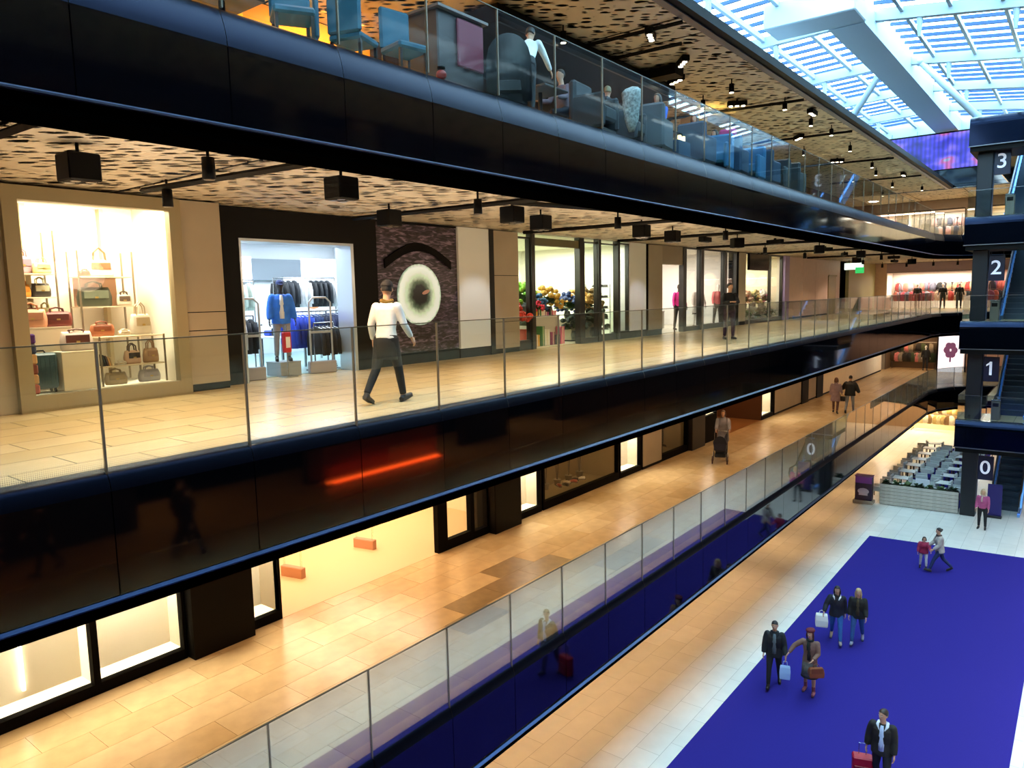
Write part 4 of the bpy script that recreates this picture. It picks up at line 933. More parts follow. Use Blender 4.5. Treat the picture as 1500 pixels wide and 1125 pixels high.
    if collar:
        col = collar if collar.startswith('#') else top
        cb = MB()
        for sx in (-1, 1):
            n0 = J['neck']-J['up']*.01
            cb.tube([n0+V(sx*.01, 0, -.01)-J['fw']*.075, n0+V(sx*.075, 0, 0)-J['fw']*.03, n0+V(sx*.085, 0, -.015)+J['fw']*.05, n0+V(sx*.05, 0, -.09)+J['fw']*.115], [.035, .042, .036, .018], 8)
        ob('collar', cb, mat(col, .9), root, True)
    if scarf:
        n0 = J['neck']+J['hd']*.01; sc = MB()
        sc.tube([n0+V(.07*math.cos(2*PI*k/12), .075*math.sin(2*PI*k/12)+.01, .012*math.sin(4*PI*k/12)) for k in range(13)], .032, 8)
        sc.tube([n0+V(.02, .09, -.02), n0+V(.03, .13, -.14), n0+V(.03, .125, -.26)], [.03, .035, .03], 8, .4, (1, 0, 0))
        ob('scarf', sc, mat(scarf, .9), root, True)
    if belt: ob('apron', MB().loft(torso_rings(J, [(-.30, .185, .13, 0), (-.05, .178, .125, 0), (.05, .175, .12, 0)])), mat(belt, .8), root, True)
    root['_j'] = 0; del root['_j']
    WLD = Matrix.Translation(Vector(loc)) @ Matrix.Rotation(root.rotation_euler[2], 4, 'Z') @ Matrix.Diagonal((s*wide, s*wide, s, 1))
    return root, {k: WLD @ v for k, v in J.items() if k not in ('up', 'fw', 'hd') and not (isinstance(k, tuple) and k[0] == 'hdir')}
def carrier_bag(name, label, grip, w, h, d, m, face=(0, 1), handle=.14, cat='bag', flap=None):
    t = thing(name, label, cat, (grip[0], grip[1], grip[2]-.02), math.atan2(-face[0], face[1]))
    q = MB().loft([[(x*k, y*k2, -handle-h*tt) for x, y in ((-w/2, -d/2), (w/2, -d/2), (w/2, d/2), (-w/2, d/2))] for tt, k, k2 in ((0, .86, .35), (.12, .95, .8), (.5, 1.04, 1.1), (.9, 1.0, 1.05), (1, .9, .9))])
    ob('bag_body', q, m, t)
    for sy in (-.012, .012): ob('handle', MB().tube([(-w*.22, sy, -handle+.01), (-w*.16, sy, -.03), (0, sy*.5, 0), (w*.16, sy, -.03), (w*.22, sy, -handle+.01)], .006, 6), flap or m, t)
    if flap: ob('flap', MB().box(-w*.42, w*.42, d*.5, d*.56, -handle-h*.55, -handle+.0, .008), flap, t)
    return t
WALK = dict(lean=4, hip=(24, -14), knee=(10, 22), sh=(-16, 18), el=(14, 26))
WALK2 = dict(lean=4, hip=(-14, 22), knee=(22, 8), sh=(18, -14), el=(26, 14))
# ---- middle gallery
o, j = person('person in a white shirt, black trousers and dark cap walking away past the eye mural', (-8.2, 7.5, z2), (-.25, .97), 1.78,
    dict(lean=5, hip=(-16, 16), knee=(20, 4), sh=(-8, 14), ab=(16, 14), el=(30, 22), turn=25), top='#e9e6e2', bottom='#0d0d10', hair='#120e0c', coat='shirt', hat=('beanie', '#141216'), scarf='#8a6a2c', belt='#0e0e12', vox=.014)
o, j = person('person in a black top and dark purple trousers standing with folded arms in the gallery', (-9.19, 23.24, z2), (.55, -.6), 1.76,
    dict(lean=1, sh=(22, 22), el=(75, 75), ab=(14, 14), inn=(50, 50), hip=(3, -3), turn=30), top='#0c0c0f', bottom='#33172e', hair='#150e0b', coat='sweater', vox=.018)
# ---- on the purple carpet
GND = .012
o, j = person('person in a dark parka and grey shirt with a plastic bag at the carpet edge', (-6.12, 18.91, GND), (.28, -.96), 1.78,
    dict(lean=3, hip=(-12, 20), knee=(16, 6), sh=(8, 4), ab=(14, 12), el=(24, 16)), top='#10141a', bottom='#0c0c10', hair='#17100c', shirt='#5b6a70', puff=.022, collar='#14181e', vox=.015)
carrier_bag('plastic_bag', 'pale blue plastic bag carried by the person in the dark parka', j['wri', 0]+Vector((0, 0, -.1)), .26, .36, .12, mat('#a9c4e6', .4), (.28, -.96))
o, j = person('person in a maroon beret and brown coat with one arm held out', (-5.26, 19.1, GND), (.05, -1), 1.70,
    dict(lean=2, hip=(8, -6), knee=(6, 8), sh=(12, 30), ab=(10, 48), el=(55, 12), inn=(25, 0)), top='#7c5a4c', bottom='#9a6a68', hair='#4a1a16', hairstyle='mid', coat='jacket', hat=('beret', '#5a1420'), skirt=('#6e6a62', .50), boots='#8c4a50', scarf='#1c2622', shirt='#241a16', vox=.015)
carrier_bag('shoulder_bag', 'tan leather shoulder bag at the hip of the person in the beret', j['wri', 0]+Vector((.10, -.05, -.02)), .36, .26, .14, mat('#8c4a22', .45), (.6, -.8), .1, flap=mat('#7a3c1a', .5))
o, j = person('person with a white fur hood, navy jacket and blue jeans holding a white bag', (-5.47, 22.49, GND), (.22, -.97), 1.72, dict(WALK, ab=(9, 24)),
    top='#0e1020', bottom='#2a5fa0', hair='#1a100c', hairstyle='mid', shoe='#a89a8a', collar='#f2f0f0', puff=.02, scarf='#2c2420', vox=.016)
carrier_bag('shopping_bag', 'large white shopping bag held by the person in the navy jacket', j['wri', 1]+Vector((-.06, 0, .06)), .34, .40, .18, mat('#e6e2d6', .6), (.3, -.9), .1)
o, j = person('blonde person in a black jacket and blue jeans walking beside the navy jacket', (-4.94, 22.76, GND), (.15, -.98), 1.68, dict(WALK2, sh=(10, 5)),
    top='#14120f', bottom='#274f86', hair='#b99a6c', hairstyle='long', shoe='#8c94a6', shirt='#4a3c20', puff=.018, vox=.016)
o, j = person('person in a pale grey coat and jeans walking hand in hand with a small child', (-3.89, 30.42, GND), (-.93, -.35), 1.68, dict(WALK, hip=(30, -22), sh=(10, 24), ab=(6, 10), el=(40, 22)),
    top='#b4aca2', bottom='#1c2c58', hair='#17120f', hairstyle='bun', coat='jacket', scarf='#3a2e30', puff=.02, vox=.018)
o, j = person('small child in a red coat walking beside the adult in the pale coat', (-4.43, 30.56, GND), (.2, -.95), 1.18, dict(sh=(30, 8), el=(40, 15), ab=(14, 12), hip=(8, -6)),
    top='#9c2044', bottom='#c8c4c4', hair='#3a2a1c', hairstyle='mid', boots='#1a1a2c', wide=1.12, puff=.02, vox=.022)
o, j = person('blonde person in a pink top and black trousers standing by the dark column', (-3.2, 37.03, GND), (-.05, -1), 1.74, dict(hip=(3, -3), sh=(2, 2), ab=(8, 10)),
    top='#a84a78', bottom='#0f1018', hair='#c9b08a', hairstyle='long', coat='sweater', scarf='#b79a94', vox=.02)
o, j = person('person in an open dark jacket with a pale blue shirt pulling a red suitcase', (-2.91, 15.99, GND), (.02, -1), 1.80, dict(lean=2, hip=(18, -10), knee=(8, 16), sh=(2, -8), ab=(8, 16), el=(14, 12), turn=-28),
    top='#14120f', bottom='#10101a', hair='#2c1c12', shirt='#b9cdea', collar='#dfe9f2', puff=.02, vox=.014)
g = j['wri', 1]
t = thing('suitcase', 'red wheeled suitcase pulled by the person in the open dark jacket', 'suitcase', (g.x-.1, g.y+.12, GND), R(18))
ob('shell', MB().box(-.2, .2, -.12, .12, .06, .6, .03), mat('#a01428', .35, vary=.1), t)
ob('pull_handle', MB().tube([(-.07, .04, .6), (-.07, .02, .86), (.07, .02, .86), (.07, .04, .6)], .009, 6), STEEL, t)
ob('front_pocket', MB().box(-.17, .17, -.15, -.12, .12, .42, .012), mat('#7c0e1e', .5), t)
for sx in (-.15, .15): ob('wheel', MB().tube([(sx-.02, .08, .035), (sx+.02, .08, .035)], [.035, .035], 12), BLACKM, t)
# ---- lower gallery
o, j = person('person in a grey coat pushing a pram along the lower gallery', (-10.3, 25.6, z1), (.35, -.93), 1.70, dict(WALK, sh=(40, 40), el=(25, 25)), top='#8b8790', bottom='#3a3a48', hair='#5a4030', coat='coat', hairstyle='mid', vox=.02)
t = thing('pram', 'dark blue pram with pale wheels and carry bag on the lower gallery floor', 'pram', (-10.05, 24.75, z1), R(20))
ob('carrycot', MB().loft([[(x*k, y*k, z) for x, y in ((-.2, -.38), (.2, -.38), (.24, 0), (.2, .38), (-.2, .38), (-.24, 0))] for z, k in ((.42, .75), (.5, .95), (.72, 1.05))]), mat('#14162c', .8), t)
ob('hood', MB().loft([[(.23*math.cos(PI*k/8), -.38+.3*u, .7+.3*math.sin(PI*k/8)*(1-.55*u*u)) for k in range(9)] for u in (0, .35, .7, 1)]), mat('#101222', .8), t)
ob('chassis', MB().tube([(-.22, .62, 1.0), (-.22, .1, .42), (-.22, -.35, .14)], .014, 6).tube([(.22, .62, 1.0), (.22, .1, .42), (.22, -.35, .14)], .014, 6).tube([(-.22, .62, 1.0), (.22, .62, 1.0)], .016, 6).tube([(-.22, .3, .14), (-.22, -.1, .42)], .014, 6).tube([(.22, .3, .14), (.22, -.1, .42)], .014, 6), STEEL, t)
for x in (-.25, .25):
    for y in (-.35, .32): ob('wheel', MB().tube([(x-.02, y, .14), (x+.02, y, .14)], [.14, .14], 16).tube([(x-.03, y, .14), (x+.03, y, .14)], [.05, .05], 8), mat('#3c1c14' if y < 0 else '#b9aca0', .5), t)
ob('basket', MB().box(-.18, .18, -.2, .25, .2, .34, .02), mat('#0c0c12', .8), t)
o, j = person('person in a black puffer jacket and pale jeans far along the lower gallery', (-8.95, 38.0, z1), (-.1, 1), 1.80, dict(WALK2, ab=(28, 28), el=(50, 50)), top='#0b0b0e', bottom='#8f96a4', hair='#120d0a', puff=.05, vox=.022)
o, j = person('person in a mauve coat with a dark bag beside the black puffer jacket', (-9.5, 37.6, z1), (-.1, 1), 1.72, dict(WALK), top='#9a8490', bottom='#5a3c38', hair='#6a4a38', coat='coat', hairstyle='mid', vox=.022)
carrier_bag('shoulder_bag', 'small dark bag between the mauve coat and the black jacket', j['wri', 1]+Vector((0, 0, -.02)), .3, .24, .12, mat('#1a1210', .5), (0, 1), .1)
# people across the void, mirrored in the black glass
for k, (x, y, fx, fy, tp, bt) in enumerate(((3.2, 8.9, .1, 1, '#0c0c0e', '#101014'), (2.3, 8.6, .1, 1, '#0d0c10', '#14141c'), (4.0, 6.2, 0, -1, '#101014', '#0c0c12'))):
    person(['person in black walking across the void, mirrored in the middle black fascia', 'person in black with a coat walking a step behind on the gallery across the void', 'person in dark clothes far left on the gallery across the void'][k],
        (x, y, z1), (fx, fy), 1.74, dict(WALK if k % 2 else WALK2), top=tp, bottom=bt, coat='coat' if k == 1 else 'jacket', vox=.024)
# ---- upper gallery, seated and serving people
SIT = dict(hip=(86, 82), knee=(88, 84), sh=(28, 30), el=(60, 55), lean=6)
o, j = person('waiter in a white shirt and black apron bending over a table on the upper gallery', (-7.95, 10.75, z3), (-.35, .94), 1.74, dict(lean=30, hip=(6, -4), sh=(28, 34), el=(20, 14), ab=(18, 18), head=12), top='#eef2f6', bottom='#0a0a0e', hair='#241a14', coat='shirt', belt='#0b0b10', vox=.015)
wj = MB()
P_ = Pose(lean=30, hip=(6, -4)); JJ = skeleton(P_)
wj.loft(torso_rings(JJ, [(-.06, .19, .135, 0), (.04, .18, .125, 0), (.12, .165, .12, 0)]))
ob('waistband', wj, mat('#0a0a0e', .7), o, True)
seat_specs = [(-8.4, 12.6, (-.2, -1), '#6a5a66', '#c79a80', '#3a2a20'), (-8.3, 14.1, (-.4, .9), '#b9bcc4', '#c79a80', '#8a7a5a'), (-7.8, 15.5, (0, -1), '#2a55b8', '#c79a80', '#2a1c14'),
              (-8.6, 16.0, (.2, -1), '#a05c62', '#c99c80', '#1c120c'), (-8.0, 17.9, (0, -1), '#3c2a26', '#c79a80', '#5a4030'), (-8.3, 19.9, (-.2, -1), '#7a2a4c', '#c79a80', '#1c120c')]
labs = ['seated person in a mauve top resting a hand on the chin behind the waiter', 'seated person in a light grey top with a patterned coat over the chair', 'seated person in a bright blue top by the upper glass railing',
        'seated person in a dusty pink top facing the blue one', 'seated person in a brown top further along the upper gallery tables', 'seated person in a plum top at the farthest upper gallery table']
for (x, y, fc, tp, sk, hr_), lb in zip(seat_specs, labs):
    person(lb, (x, y, z3), fc, 1.70, dict(SIT), top=tp, bottom='#1a1c2c', skin=sk, hair=hr_, hairstyle='mid' if y > 15 else 'short', coat='sweater', vox=.022, sit=.50)

# ================================================================ FLOOR TILES of the lower gallery (one object each)
TA = [mat(c, .22, vary=.12, scale=3) for c in ('#cdae80', '#c9a97a', '#d0b285', '#c5a576')]
TD = mat('#947a54', .3, vary=.2, scale=5)
tiles = setting('floor'); tiles['label'] = 'honey coloured stone tiles of the lower gallery floor'
tm = [MB().box(.003, .597, .003, 1.197, 0, .008).me('tile', m) for m in TA + [TD]]
for m in tm: fix(m)
dark = {(-9.38, 11.87), (-9.81, 12.8), (-9.17, 13.08), (-9.39, 10.56), (-8.67, 10.11), (-8.3, 14.6), (-7.9, 15.9)}
rnd = random.Random(3); cnt = 0
for c in range(8):
    x = XE-.13-.6*(c+1); off = .6 if c % 2 else 0
    for r in range(37):
        y = 2.2+1.2*r-off
        if cnt >= 296: break
        k = 4 if any(x < a < x+.6 and y < b < y+1.2 for a, b in dark) else rnd.randrange(4)
        o = bpy.data.objects.new('tile', tm[k]); COL.objects.link(o); o.parent = tiles; o.location = (x, y, z1); cnt += 1
# purple carpet
def carpet_mat():
    m = bpy.data.materials.new('purple_carpet'); m.use_nodes = True; t, n, L = nodes_of(m); b = n['Principled BSDF']
    z = n.new('ShaderNodeTexNoise'); z.inputs['Scale'].default_value = 60; z.inputs['Detail'].default_value = 3
    tc = n.new('ShaderNodeTexCoord'); L(tc.outputs['Object'], z.inputs['Vector'])
    r = n.new('ShaderNodeValToRGB'); r.color_ramp.elements[0].color = lin('#272070'); r.color_ramp.elements[1].color = lin('#2e267e')
    L(z.outputs['Fac'], r.inputs[0]); L(r.outputs[0], b.inputs['Base Color']); b.inputs['Roughness'].default_value = .95; b.inputs['Specular IOR Level'].default_value = .1
    u = n.new('ShaderNodeBump'); u.inputs['Strength'].default_value = .3; L(z.outputs['Fac'], u.inputs['Height']); L(u.outputs[0], b.inputs['Normal'])
    return m
CARP = carpet_mat()
tag(ob('carpet', MB().prism([(-6.85, -4), (-.84, -4), (-.84, 33.9), (-6.9, 33.4)], 0, .012), CARP), 'huge flat purple carpet lying on the pale ground floor', 'carpet')
tag(ob('carpet', MB().box(-7.3, -4.4, 39.2, 55, 0, .012), CARP), 'purple carpet under the cafe seats beyond the planter', 'carpet')

# ================================================================ GROUND FLOOR: cafe terrace
WOOD = mat('#b9b2a6', .6, vary=.15, scale=6); LEAF = [mat('#1e3a1c', .6, vary=.3, scale=20), mat('#3b5a2c', .6, vary=.3, scale=20), mat('#55663a', .6, vary=.2)]
def leaf_clump(r, n, seed, hh=1.0):
    q = MB(); rr = random.Random(seed)
    for _ in range(n):
        a = rr.uniform(0, 2*PI); b = rr.uniform(.1, 1.2); d = Vector((math.cos(a)*math.cos(b), math.sin(a)*math.cos(b), math.sin(b)*hh)); L = rr.uniform(.5, 1)*r
        p = d*L*.35; q2 = d*L; s = d.cross(Vector((0, 0, 1))).normalized()*r*.2
        q.add([p, (p+q2)/2+s+Vector((0, 0, .02)), q2-Vector((0, 0, L*.15)), (p+q2)/2-s], [(0, 1, 2, 3)])
    return q
def planter(loc, L, rz, lab, h=1.0, plants=7):
    t = thing('planter', lab, 'planter', loc, rz)
    ob('trough', MB().box(0, L, .02, .5, .02, h-.05), mat('#4a443c', .8), t)
    sl = MB().box(0, L, -.012, .02, 0, h/6-.018, .004).me('slat', WOOD); fix(sl)
    for k in range(6): ob('slat', sl, None, t, loc=(0, 0, .03+k*h/6))
    ob('soil', MB().box(.03, L-.03, .05, .47, h-.05, h-.02), mat('#2a1d14', .9), t)
    for k in range(plants):
        c = ob('plant', leaf_clump(.34, 46, k+int(L*7)), LEAF[k % 3], t); c.location = (.25+k*(L-.5)/(plants-1), .26, h-.03)
    return t
planter((-7.63, 38.79, 0), 3.3, R(2.8), 'slatted grey-white planter with low green plants in front of the cafe seats', 1.0)
t = thing('totem_sign', 'purple totem sign with a white picture left of the planter', 'sign', (-8.3, 38.62, 0), R(2))
ob('body', MB().box(-.38, .38, -.2, .2, .16, 1.35, .02), mat('#2c1a3c', .4), t); ob('top_panel', MB().box(-.37, .37, -.225, -.2, 1.02, 1.33), mat('#7a3a9c', .4), t)
ob('picture', MB().ball((0, -.215, .62), (.26, .02, .16), 12, 6).box(-.2, .2, -.222, -.2, .42, .5), mat('#d9cfe4', .5), t); ob('base', MB().box(-.46, .46, -.28, .28, 0, .16, .02), mat('#a89a88', .6), t)
ob('top_cap', MB().box(-.4, .4, -.23, .23, 1.35, 1.39), mat('#8a5aa8', .4), t)
def cafe_chair():
    t = thing('cafe_chair', 'x', 'chair'); CU = mat('#c9cbc6', .85); WB = mat('#5c4836', .5)
    ob('seat', MB().box(-.28, .28, -.26, .28, .34, .46, .03), CU, t); ob('backrest', MB().box(-.29, .29, .22, .32, .42, .84, .03), CU, t)
    for sx in (-1, 1): ob('armrest', MB().box(min(sx*.27, sx*.33), max(sx*.27, sx*.33), -.24, .3, .36, .62, .02), CU, t)
    for sx in (-.27, .27):
        for sy in (-.22, .26): ob('leg', MB().box(sx-.02, sx+.02, sy-.02, sy+.02, 0, .36), WB, t)
    return t
def cafe_table():
    t = thing('cafe_table', 'x', 'table'); ob('table_top', MB().box(-.36, .36, -.36, .36, .70, .735, .01), mat('#dcdcd8', .4), t)
    ob('pedestal', MB().cyl(0, 0, .03, .70, .035, 10), DARKSTEEL, t); ob('base', MB().cyl(0, 0, 0, .03, .22, 16), DARKSTEEL, t); return t
pc = cafe_chair(); pt = cafe_table(); first = True
cols = [(-7.95, -PI/2), (-6.55, PI/2), (-5.9, -PI/2), (-4.75, PI/2)]
for r in range(8):
    y = 40.1+1.75*r
    for ci, (x, rz) in enumerate(cols):
        dx = .0
        side = 'left' if ci < 2 else 'right'
        lab = 'pale upholstered cafe armchair in the %s row from the planter, %s' % (('first', 'second', 'third', 'fourth', 'fifth', 'sixth', 'seventh', 'eighth')[r], ('leftmost', 'second from the left', 'third from the left', 'nearest the dark column')[ci])
        if first: o = pc; o.location = (x, y, .012 if ci in (1, 2, 3) else 0); o.rotation_euler = (0, 0, rz+.08); o['label'] = lab; o['group'] = 'pale cafe armchairs'; first = False
        else: copy_tree(pc, (x, y, .012 if -7.2 < x < -4.6 else 0), rz+rnd.uniform(-.25, .25), lab, 'pale cafe armchairs')
    for ci, x in enumerate((-7.25, -5.32)):
        lab = 'square white cafe table in the %s row from the planter, %s aisle' % (('first', 'second', 'third', 'fourth', 'fifth', 'sixth', 'seventh', 'eighth')[r], ('left', 'right')[ci])
        if r == 0 and ci == 0: o = pt; o.location = (x, y, .012); o['label'] = lab; o['group'] = 'white cafe tables'
        else: copy_tree(pt, (x, y, .012), 0, lab, 'white cafe tables')
t = thing('menu_stand', 'small white menu stand on the purple carpet behind the planter', 'sign', (-5.95, 39.75, .012))
ob('board', MB().box(-.3, .3, -.02, .02, .75, 1.25, .01), mat('#eef0f6', .5), t); ob('post', MB().cyl(0, 0, .02, .76, .02, 8), DARKSTEEL, t); ob('foot', MB().cyl(0, 0, 0, .02, .18, 14), DARKSTEEL, t)
t = thing('banner_stand', 'dark purple banner stand behind the person in the pink top', 'sign', (-2.95, 39.2, 0))
ob('banner', MB().box(-.28, .28, -.012, .012, .1, 1.55), mat('#1c1260', .6), t); ob('base', MB().box(-.3, .3, -.12, .12, 0, .1, .01), DARKSTEEL, t); ob('pole', MB().cyl(0, .03, .1, 1.75, .012, 6), STEEL, t)
for lv, x, lab in ((1, -3.1, 'grey litter bin by the column on the lowest bridge'), (2, -3.35, 'grey litter bin with a steel top by the column on the middle bridge'), (3, -3.0, 'grey litter bin by the column on the upper bridge')):
    t = thing('litter_bin', lab, 'bin', (x, 39.2, F[lv])); ob('body', MB().box(-.17, .17, -.17, .17, 0, .85, .02), mat('#6d675c', .4, .3), t)
    ob('lid', MB().box(-.18, .18, -.18, .18, .85, .92, .02), STEEL, t); ob('flap', MB().box(-.11, .11, -.185, -.17, .62, .78), BLACKM, t)

# ================================================================ UPPER GALLERY RESTAURANT FURNITURE
TEAL = mat('#104e66', .55, vary=.12); DKW = mat('#1c1410', .4)
def dining_chair(label, loc, rz, m=TEAL):
    t = thing('dining_chair', label, 'chair', loc, rz, 'restaurant chairs on the upper gallery')
    ob('seat', MB().box(-.25, .25, -.25, .25, .42, .52, .03), m, t); ob('backrest', MB().box(-.25, .25, .20, .28, .50, 1.08, .03), m, t)
    for sx in (-.21, .21):
        for sy in (-.21, .22): ob('leg', MB().box(sx-.02, sx+.02, sy-.02, sy+.02, 0, .42), DKW, t)
    return t
def booth(label, loc, rz, w, m, h=1.15):
    t = thing('armchair', label, 'armchair', loc, rz, 'padded restaurant seats on the upper gallery')
    ob('seat', MB().box(-w/2+.1, w/2-.1, -.35, .25, .2, .46, .05), m, t); ob('backrest', MB().box(-w/2, w/2, .22, .38, .06, h, .05), m, t)
    for sx in (-1, 1): ob('armrest', MB().box(min(sx*(w/2-.12), sx*w/2), max(sx*(w/2-.12), sx*w/2), -.35, .3, .06, .68, .04), m, t)
    ob('plinth', MB().box(-w/2+.05, w/2-.05, -.3, .33, 0, .06), DKW, t); return t
dining_chair('teal restaurant chair at the top left, back to the lit yellow wall', (-7.95, 5.95, z3), R(60))
dining_chair('second teal restaurant chair turned towards the railing', (-8.1, 7.05, z3), R(200))
dining_chair('tall teal chair with a pale seat edge beside the dark partition box', (-7.85, 7.75, z3), R(80), TEAL)
dining_chair('teal chair half hidden behind the second teal chair', (-8.75, 6.6, z3), R(-30))
def rtable(label, loc, w=.75, m=DKW):
    t = thing('restaurant_table', label, 'table', loc, 0, 'restaurant tables on the upper gallery'); ob('table_top', MB().box(-w/2, w/2, -w/2, w/2, .71, .75, .01), m, t)
    ob('pedestal', MB().cyl(0, 0, .03, .71, .04, 10), DARKSTEEL, t); ob('base', MB().box(-.25, .25, -.25, .25, 0, .03), DARKSTEEL, t); return t
rtable('dark square table between the first teal chairs', (-8.75, 5.5, z3)); rtable('dark table the waiter bends over', (-8.25, 11.6, z3)); rtable('dark table behind the grey armchair', (-8.0, 13.35, z3), .65); rtable('dark table between the blue and pink diners', (-8.2, 16.75, z3), .6); rtable('dark table at the far blue seats', (-8.15, 18.85, z3), .6); rtable('dark table beyond the far blue seats', (-8.2, 21.4, z3), .6)
t = thing('service_station', 'dark box partition with a dusky red padded side on the upper gallery', 'cabinet', (-8.2, 8.95, z3))
ob('body', MB().box(-.45, .35, -.5, .55, .06, 1.25, .02), mat('#3c3232', .5), t); ob('side_pad', MB().box(.35, .40, -.1, .5, .5, 1.2, .015), mat('#6e2438', .6), t); ob('top', MB().box(-.5, .42, -.55, .6, 1.25, 1.29), mat('#6a5c58', .4), t); ob('plinth', MB().box(-.4, .3, -.45, .5, 0, .06), BLACKM, t)
t = thing('red_lantern', 'small red glowing lantern under the teal chair', 'lantern', (-7.62, 8.25, z3)); ob('bowl', MB().ball((0, 0, .2), (.08, .08, .07), 12, 8), mat('#8c1c18', .5), t, True); ob('base', MB().cyl(0, 0, 0, .1, .1, 12), BLACKM, t); ob('rim', MB().cyl(0, 0, .29, .31, .06, 12), BLACKM, t)
t = thing('armchair', 'black round-backed armchair in front of the bending waiter', 'armchair', (-7.62, 9.85, z3), R(38), 'padded restaurant seats on the upper gallery')
q = []
for k in range(13):
    a = PI*k/12; q.append([(.36*math.cos(a), y_+.1*math.sin(a), z_) for y_, z_ in ((-.2+.0*k, .08), (-.28, .08), (-.30, .5+.62*math.sin(a)**.7), (-.22, .5+.62*math.sin(a)**.7))])
ob('backrest', MB().loft(q), mat('#06070c', .6), t, True); ob('seat', MB().box(-.32, .32, -.2, .34, .2, .45, .05), mat('#06070c', .6), t); ob('plinth', MB().box(-.28, .28, -.2, .3, 0, .2), BLACKM, t)
SL = mat('#1f3f5c', .6, vary=.1); BL = mat('#256a9a', .6, vary=.1)
for k, (x, y, rz, m, lab) in enumerate(((-7.6, 12.45, 95, mat('#23282e', .6), 'dark slate armchair right behind the waiter'), (-7.75, 13.9, 100, mat('#2c3038', .6), 'dark armchair with a patterned coat over its side'), (-7.7, 15.0, 190, mat('#4a5058', .6), 'grey armchair of the person in bright blue'),
        (-7.7, 17.3, 180, SL, 'slate blue armchair in the middle of the upper railing'), (-7.7, 18.5, 10, BL, 'bright blue armchair near the pink cushion'), (-7.7, 19.5, 185, SL, 'slate blue armchair behind the bright blue one'), (-7.7, 20.8, 5, BL, 'bright blue armchair at the second far table'), (-7.7, 22.0, 180, SL, 'slate armchair below the gold lit pier'), (-7.8, 23.3, 5, mat('#15303c', .6), 'dark teal armchair right of the gold lit pier'), (-7.8, 24.8, 180, mat('#15303c', .6), 'last dark teal armchair of the upper railing'))):
    booth(lab, (x, y, z3), R(rz), .72, m, .98)
t = thing('patterned_coat', 'grey patterned coat draped over the armchair on the upper gallery', 'coat', (-7.45, 13.6, z3))
q = []
for z, w_, d_ in ((.2, .06, .05), (.45, .16, .07), (.75, .2, .08), (.98, .21, .09), (1.03, .16, .05)): q.append([(w_*math.cos(2*PI*k/12)*(1+.12*math.sin(3*k+z*9)), d_*math.sin(2*PI*k/12), z) for k in range(12)])
ob('cloth', MB().loft(q), mat('#a9b4b6', .9, vary=.6, scale=22), t, True); ob('collar', MB().tube([(-.14, 0, 1.02), (0, .04, 1.06), (.14, 0, 1.02)], .03, 8), mat('#c3cccc', .9), t)
t = thing('cushion', 'magenta cushion lying on the far blue seat back', 'cushion', (-7.7, 19.2, z3+.98)); ob('pad', MB().box(-.22, .22, -.09, .09, 0, .2, .05), mat('#c23a84', .8), t); ob('piping', MB().tube([(-.2, 0, .19), (.2, 0, .19)], .012, 6), mat('#8c2460', .8), t)
t = thing('candle_glass', 'two small candle lights glowing behind the upper glass railing', 'candle', (-7.45, 15.9, z3+.35))
ob('shelf', MB().box(-.08, .08, -.3, .3, -.35, 0, .01), SL, t)
for dy in (-.1, .1): ob('glass_cup', MB().cyl(0, dy, 0, .12, .04, 10), emit('#ffe2a0', 5), t)

# ================================================================ LUGGAGE WINDOW DISPLAY
S0 = z2+.24
PL = mat('#f2dfc0', .6)
def plinth(name, label, x0, x1, y0, y1, za, zb, m, cat='plinth'):
    t = thing(name, label, cat, ((x0+x1)/2, (y0+y1)/2, za)); w_, d_, h_ = (x1-x0)/2, (y1-y0)/2, zb-za
    ob('body', MB().box(-w_, w_, -d_, d_, 0, h_-.02, .006), m, t); ob('top', MB().box(-w_-.004, w_+.004, -d_-.004, d_+.004, h_-.02, h_), m, t); return t
plinth('display_plinth', 'low cream plinth in the middle of the handbag window', -12.75, -12.32, 4.66, 5.2, S0, S0+.6, PL)
plinth('display_plinth', 'taller cream plinth behind the dark suitcase', -13.1, -12.8, 4.34, 5.02, S0, S0+.98, PL)
def rack_table(label, x0, x1, y0, y1, za, h, shelves):
    t = thing('display_shelf', label, 'shelf', ((x0+x1)/2, (y0+y1)/2, za)); a, b = (x1-x0)/2, (y1-y0)/2; fm = mat('#8a7a62', .3, .5)
    for sx in (-a, a):
        for sy in (-b, b): ob('post', MB().box(sx-.012, sx+.012, sy-.012, sy+.012, 0, h), fm, t)
    for z in shelves: ob('shelf_board', MB().box(-a, a, -b, b, z-.02, z), mat('#e6d4b4', .5), t)
    return t
rack_table('metal framed two tier display stand at the right of the handbag window', -12.8, -12.4, 5.26, 6.3, S0, .80, (.32, .79))
rack_table('tall slim display stand in the centre of the handbag window', -13.5, -13.1, 5.32, 6.2, S0, 2.2, (1.28, 1.78))
rack_table('shelving on the left side wall of the handbag window', -13.6, -13.15, 4.42, 5.0, S0, 2.5, (1.08, 1.45, 1.82))
t = thing('display_box', 'square beige back panel behind the green handbag', 'panel', (-13.55, 5.62, S0+1.28)); ob('panel', MB().box(-.01, .01, -.22, .48, 0, .48), mat('#d9a98a', .6), t); ob('rim', MB().box(-.012, .03, -.24, .5, .48, .5), mat('#caa586', .5), t)
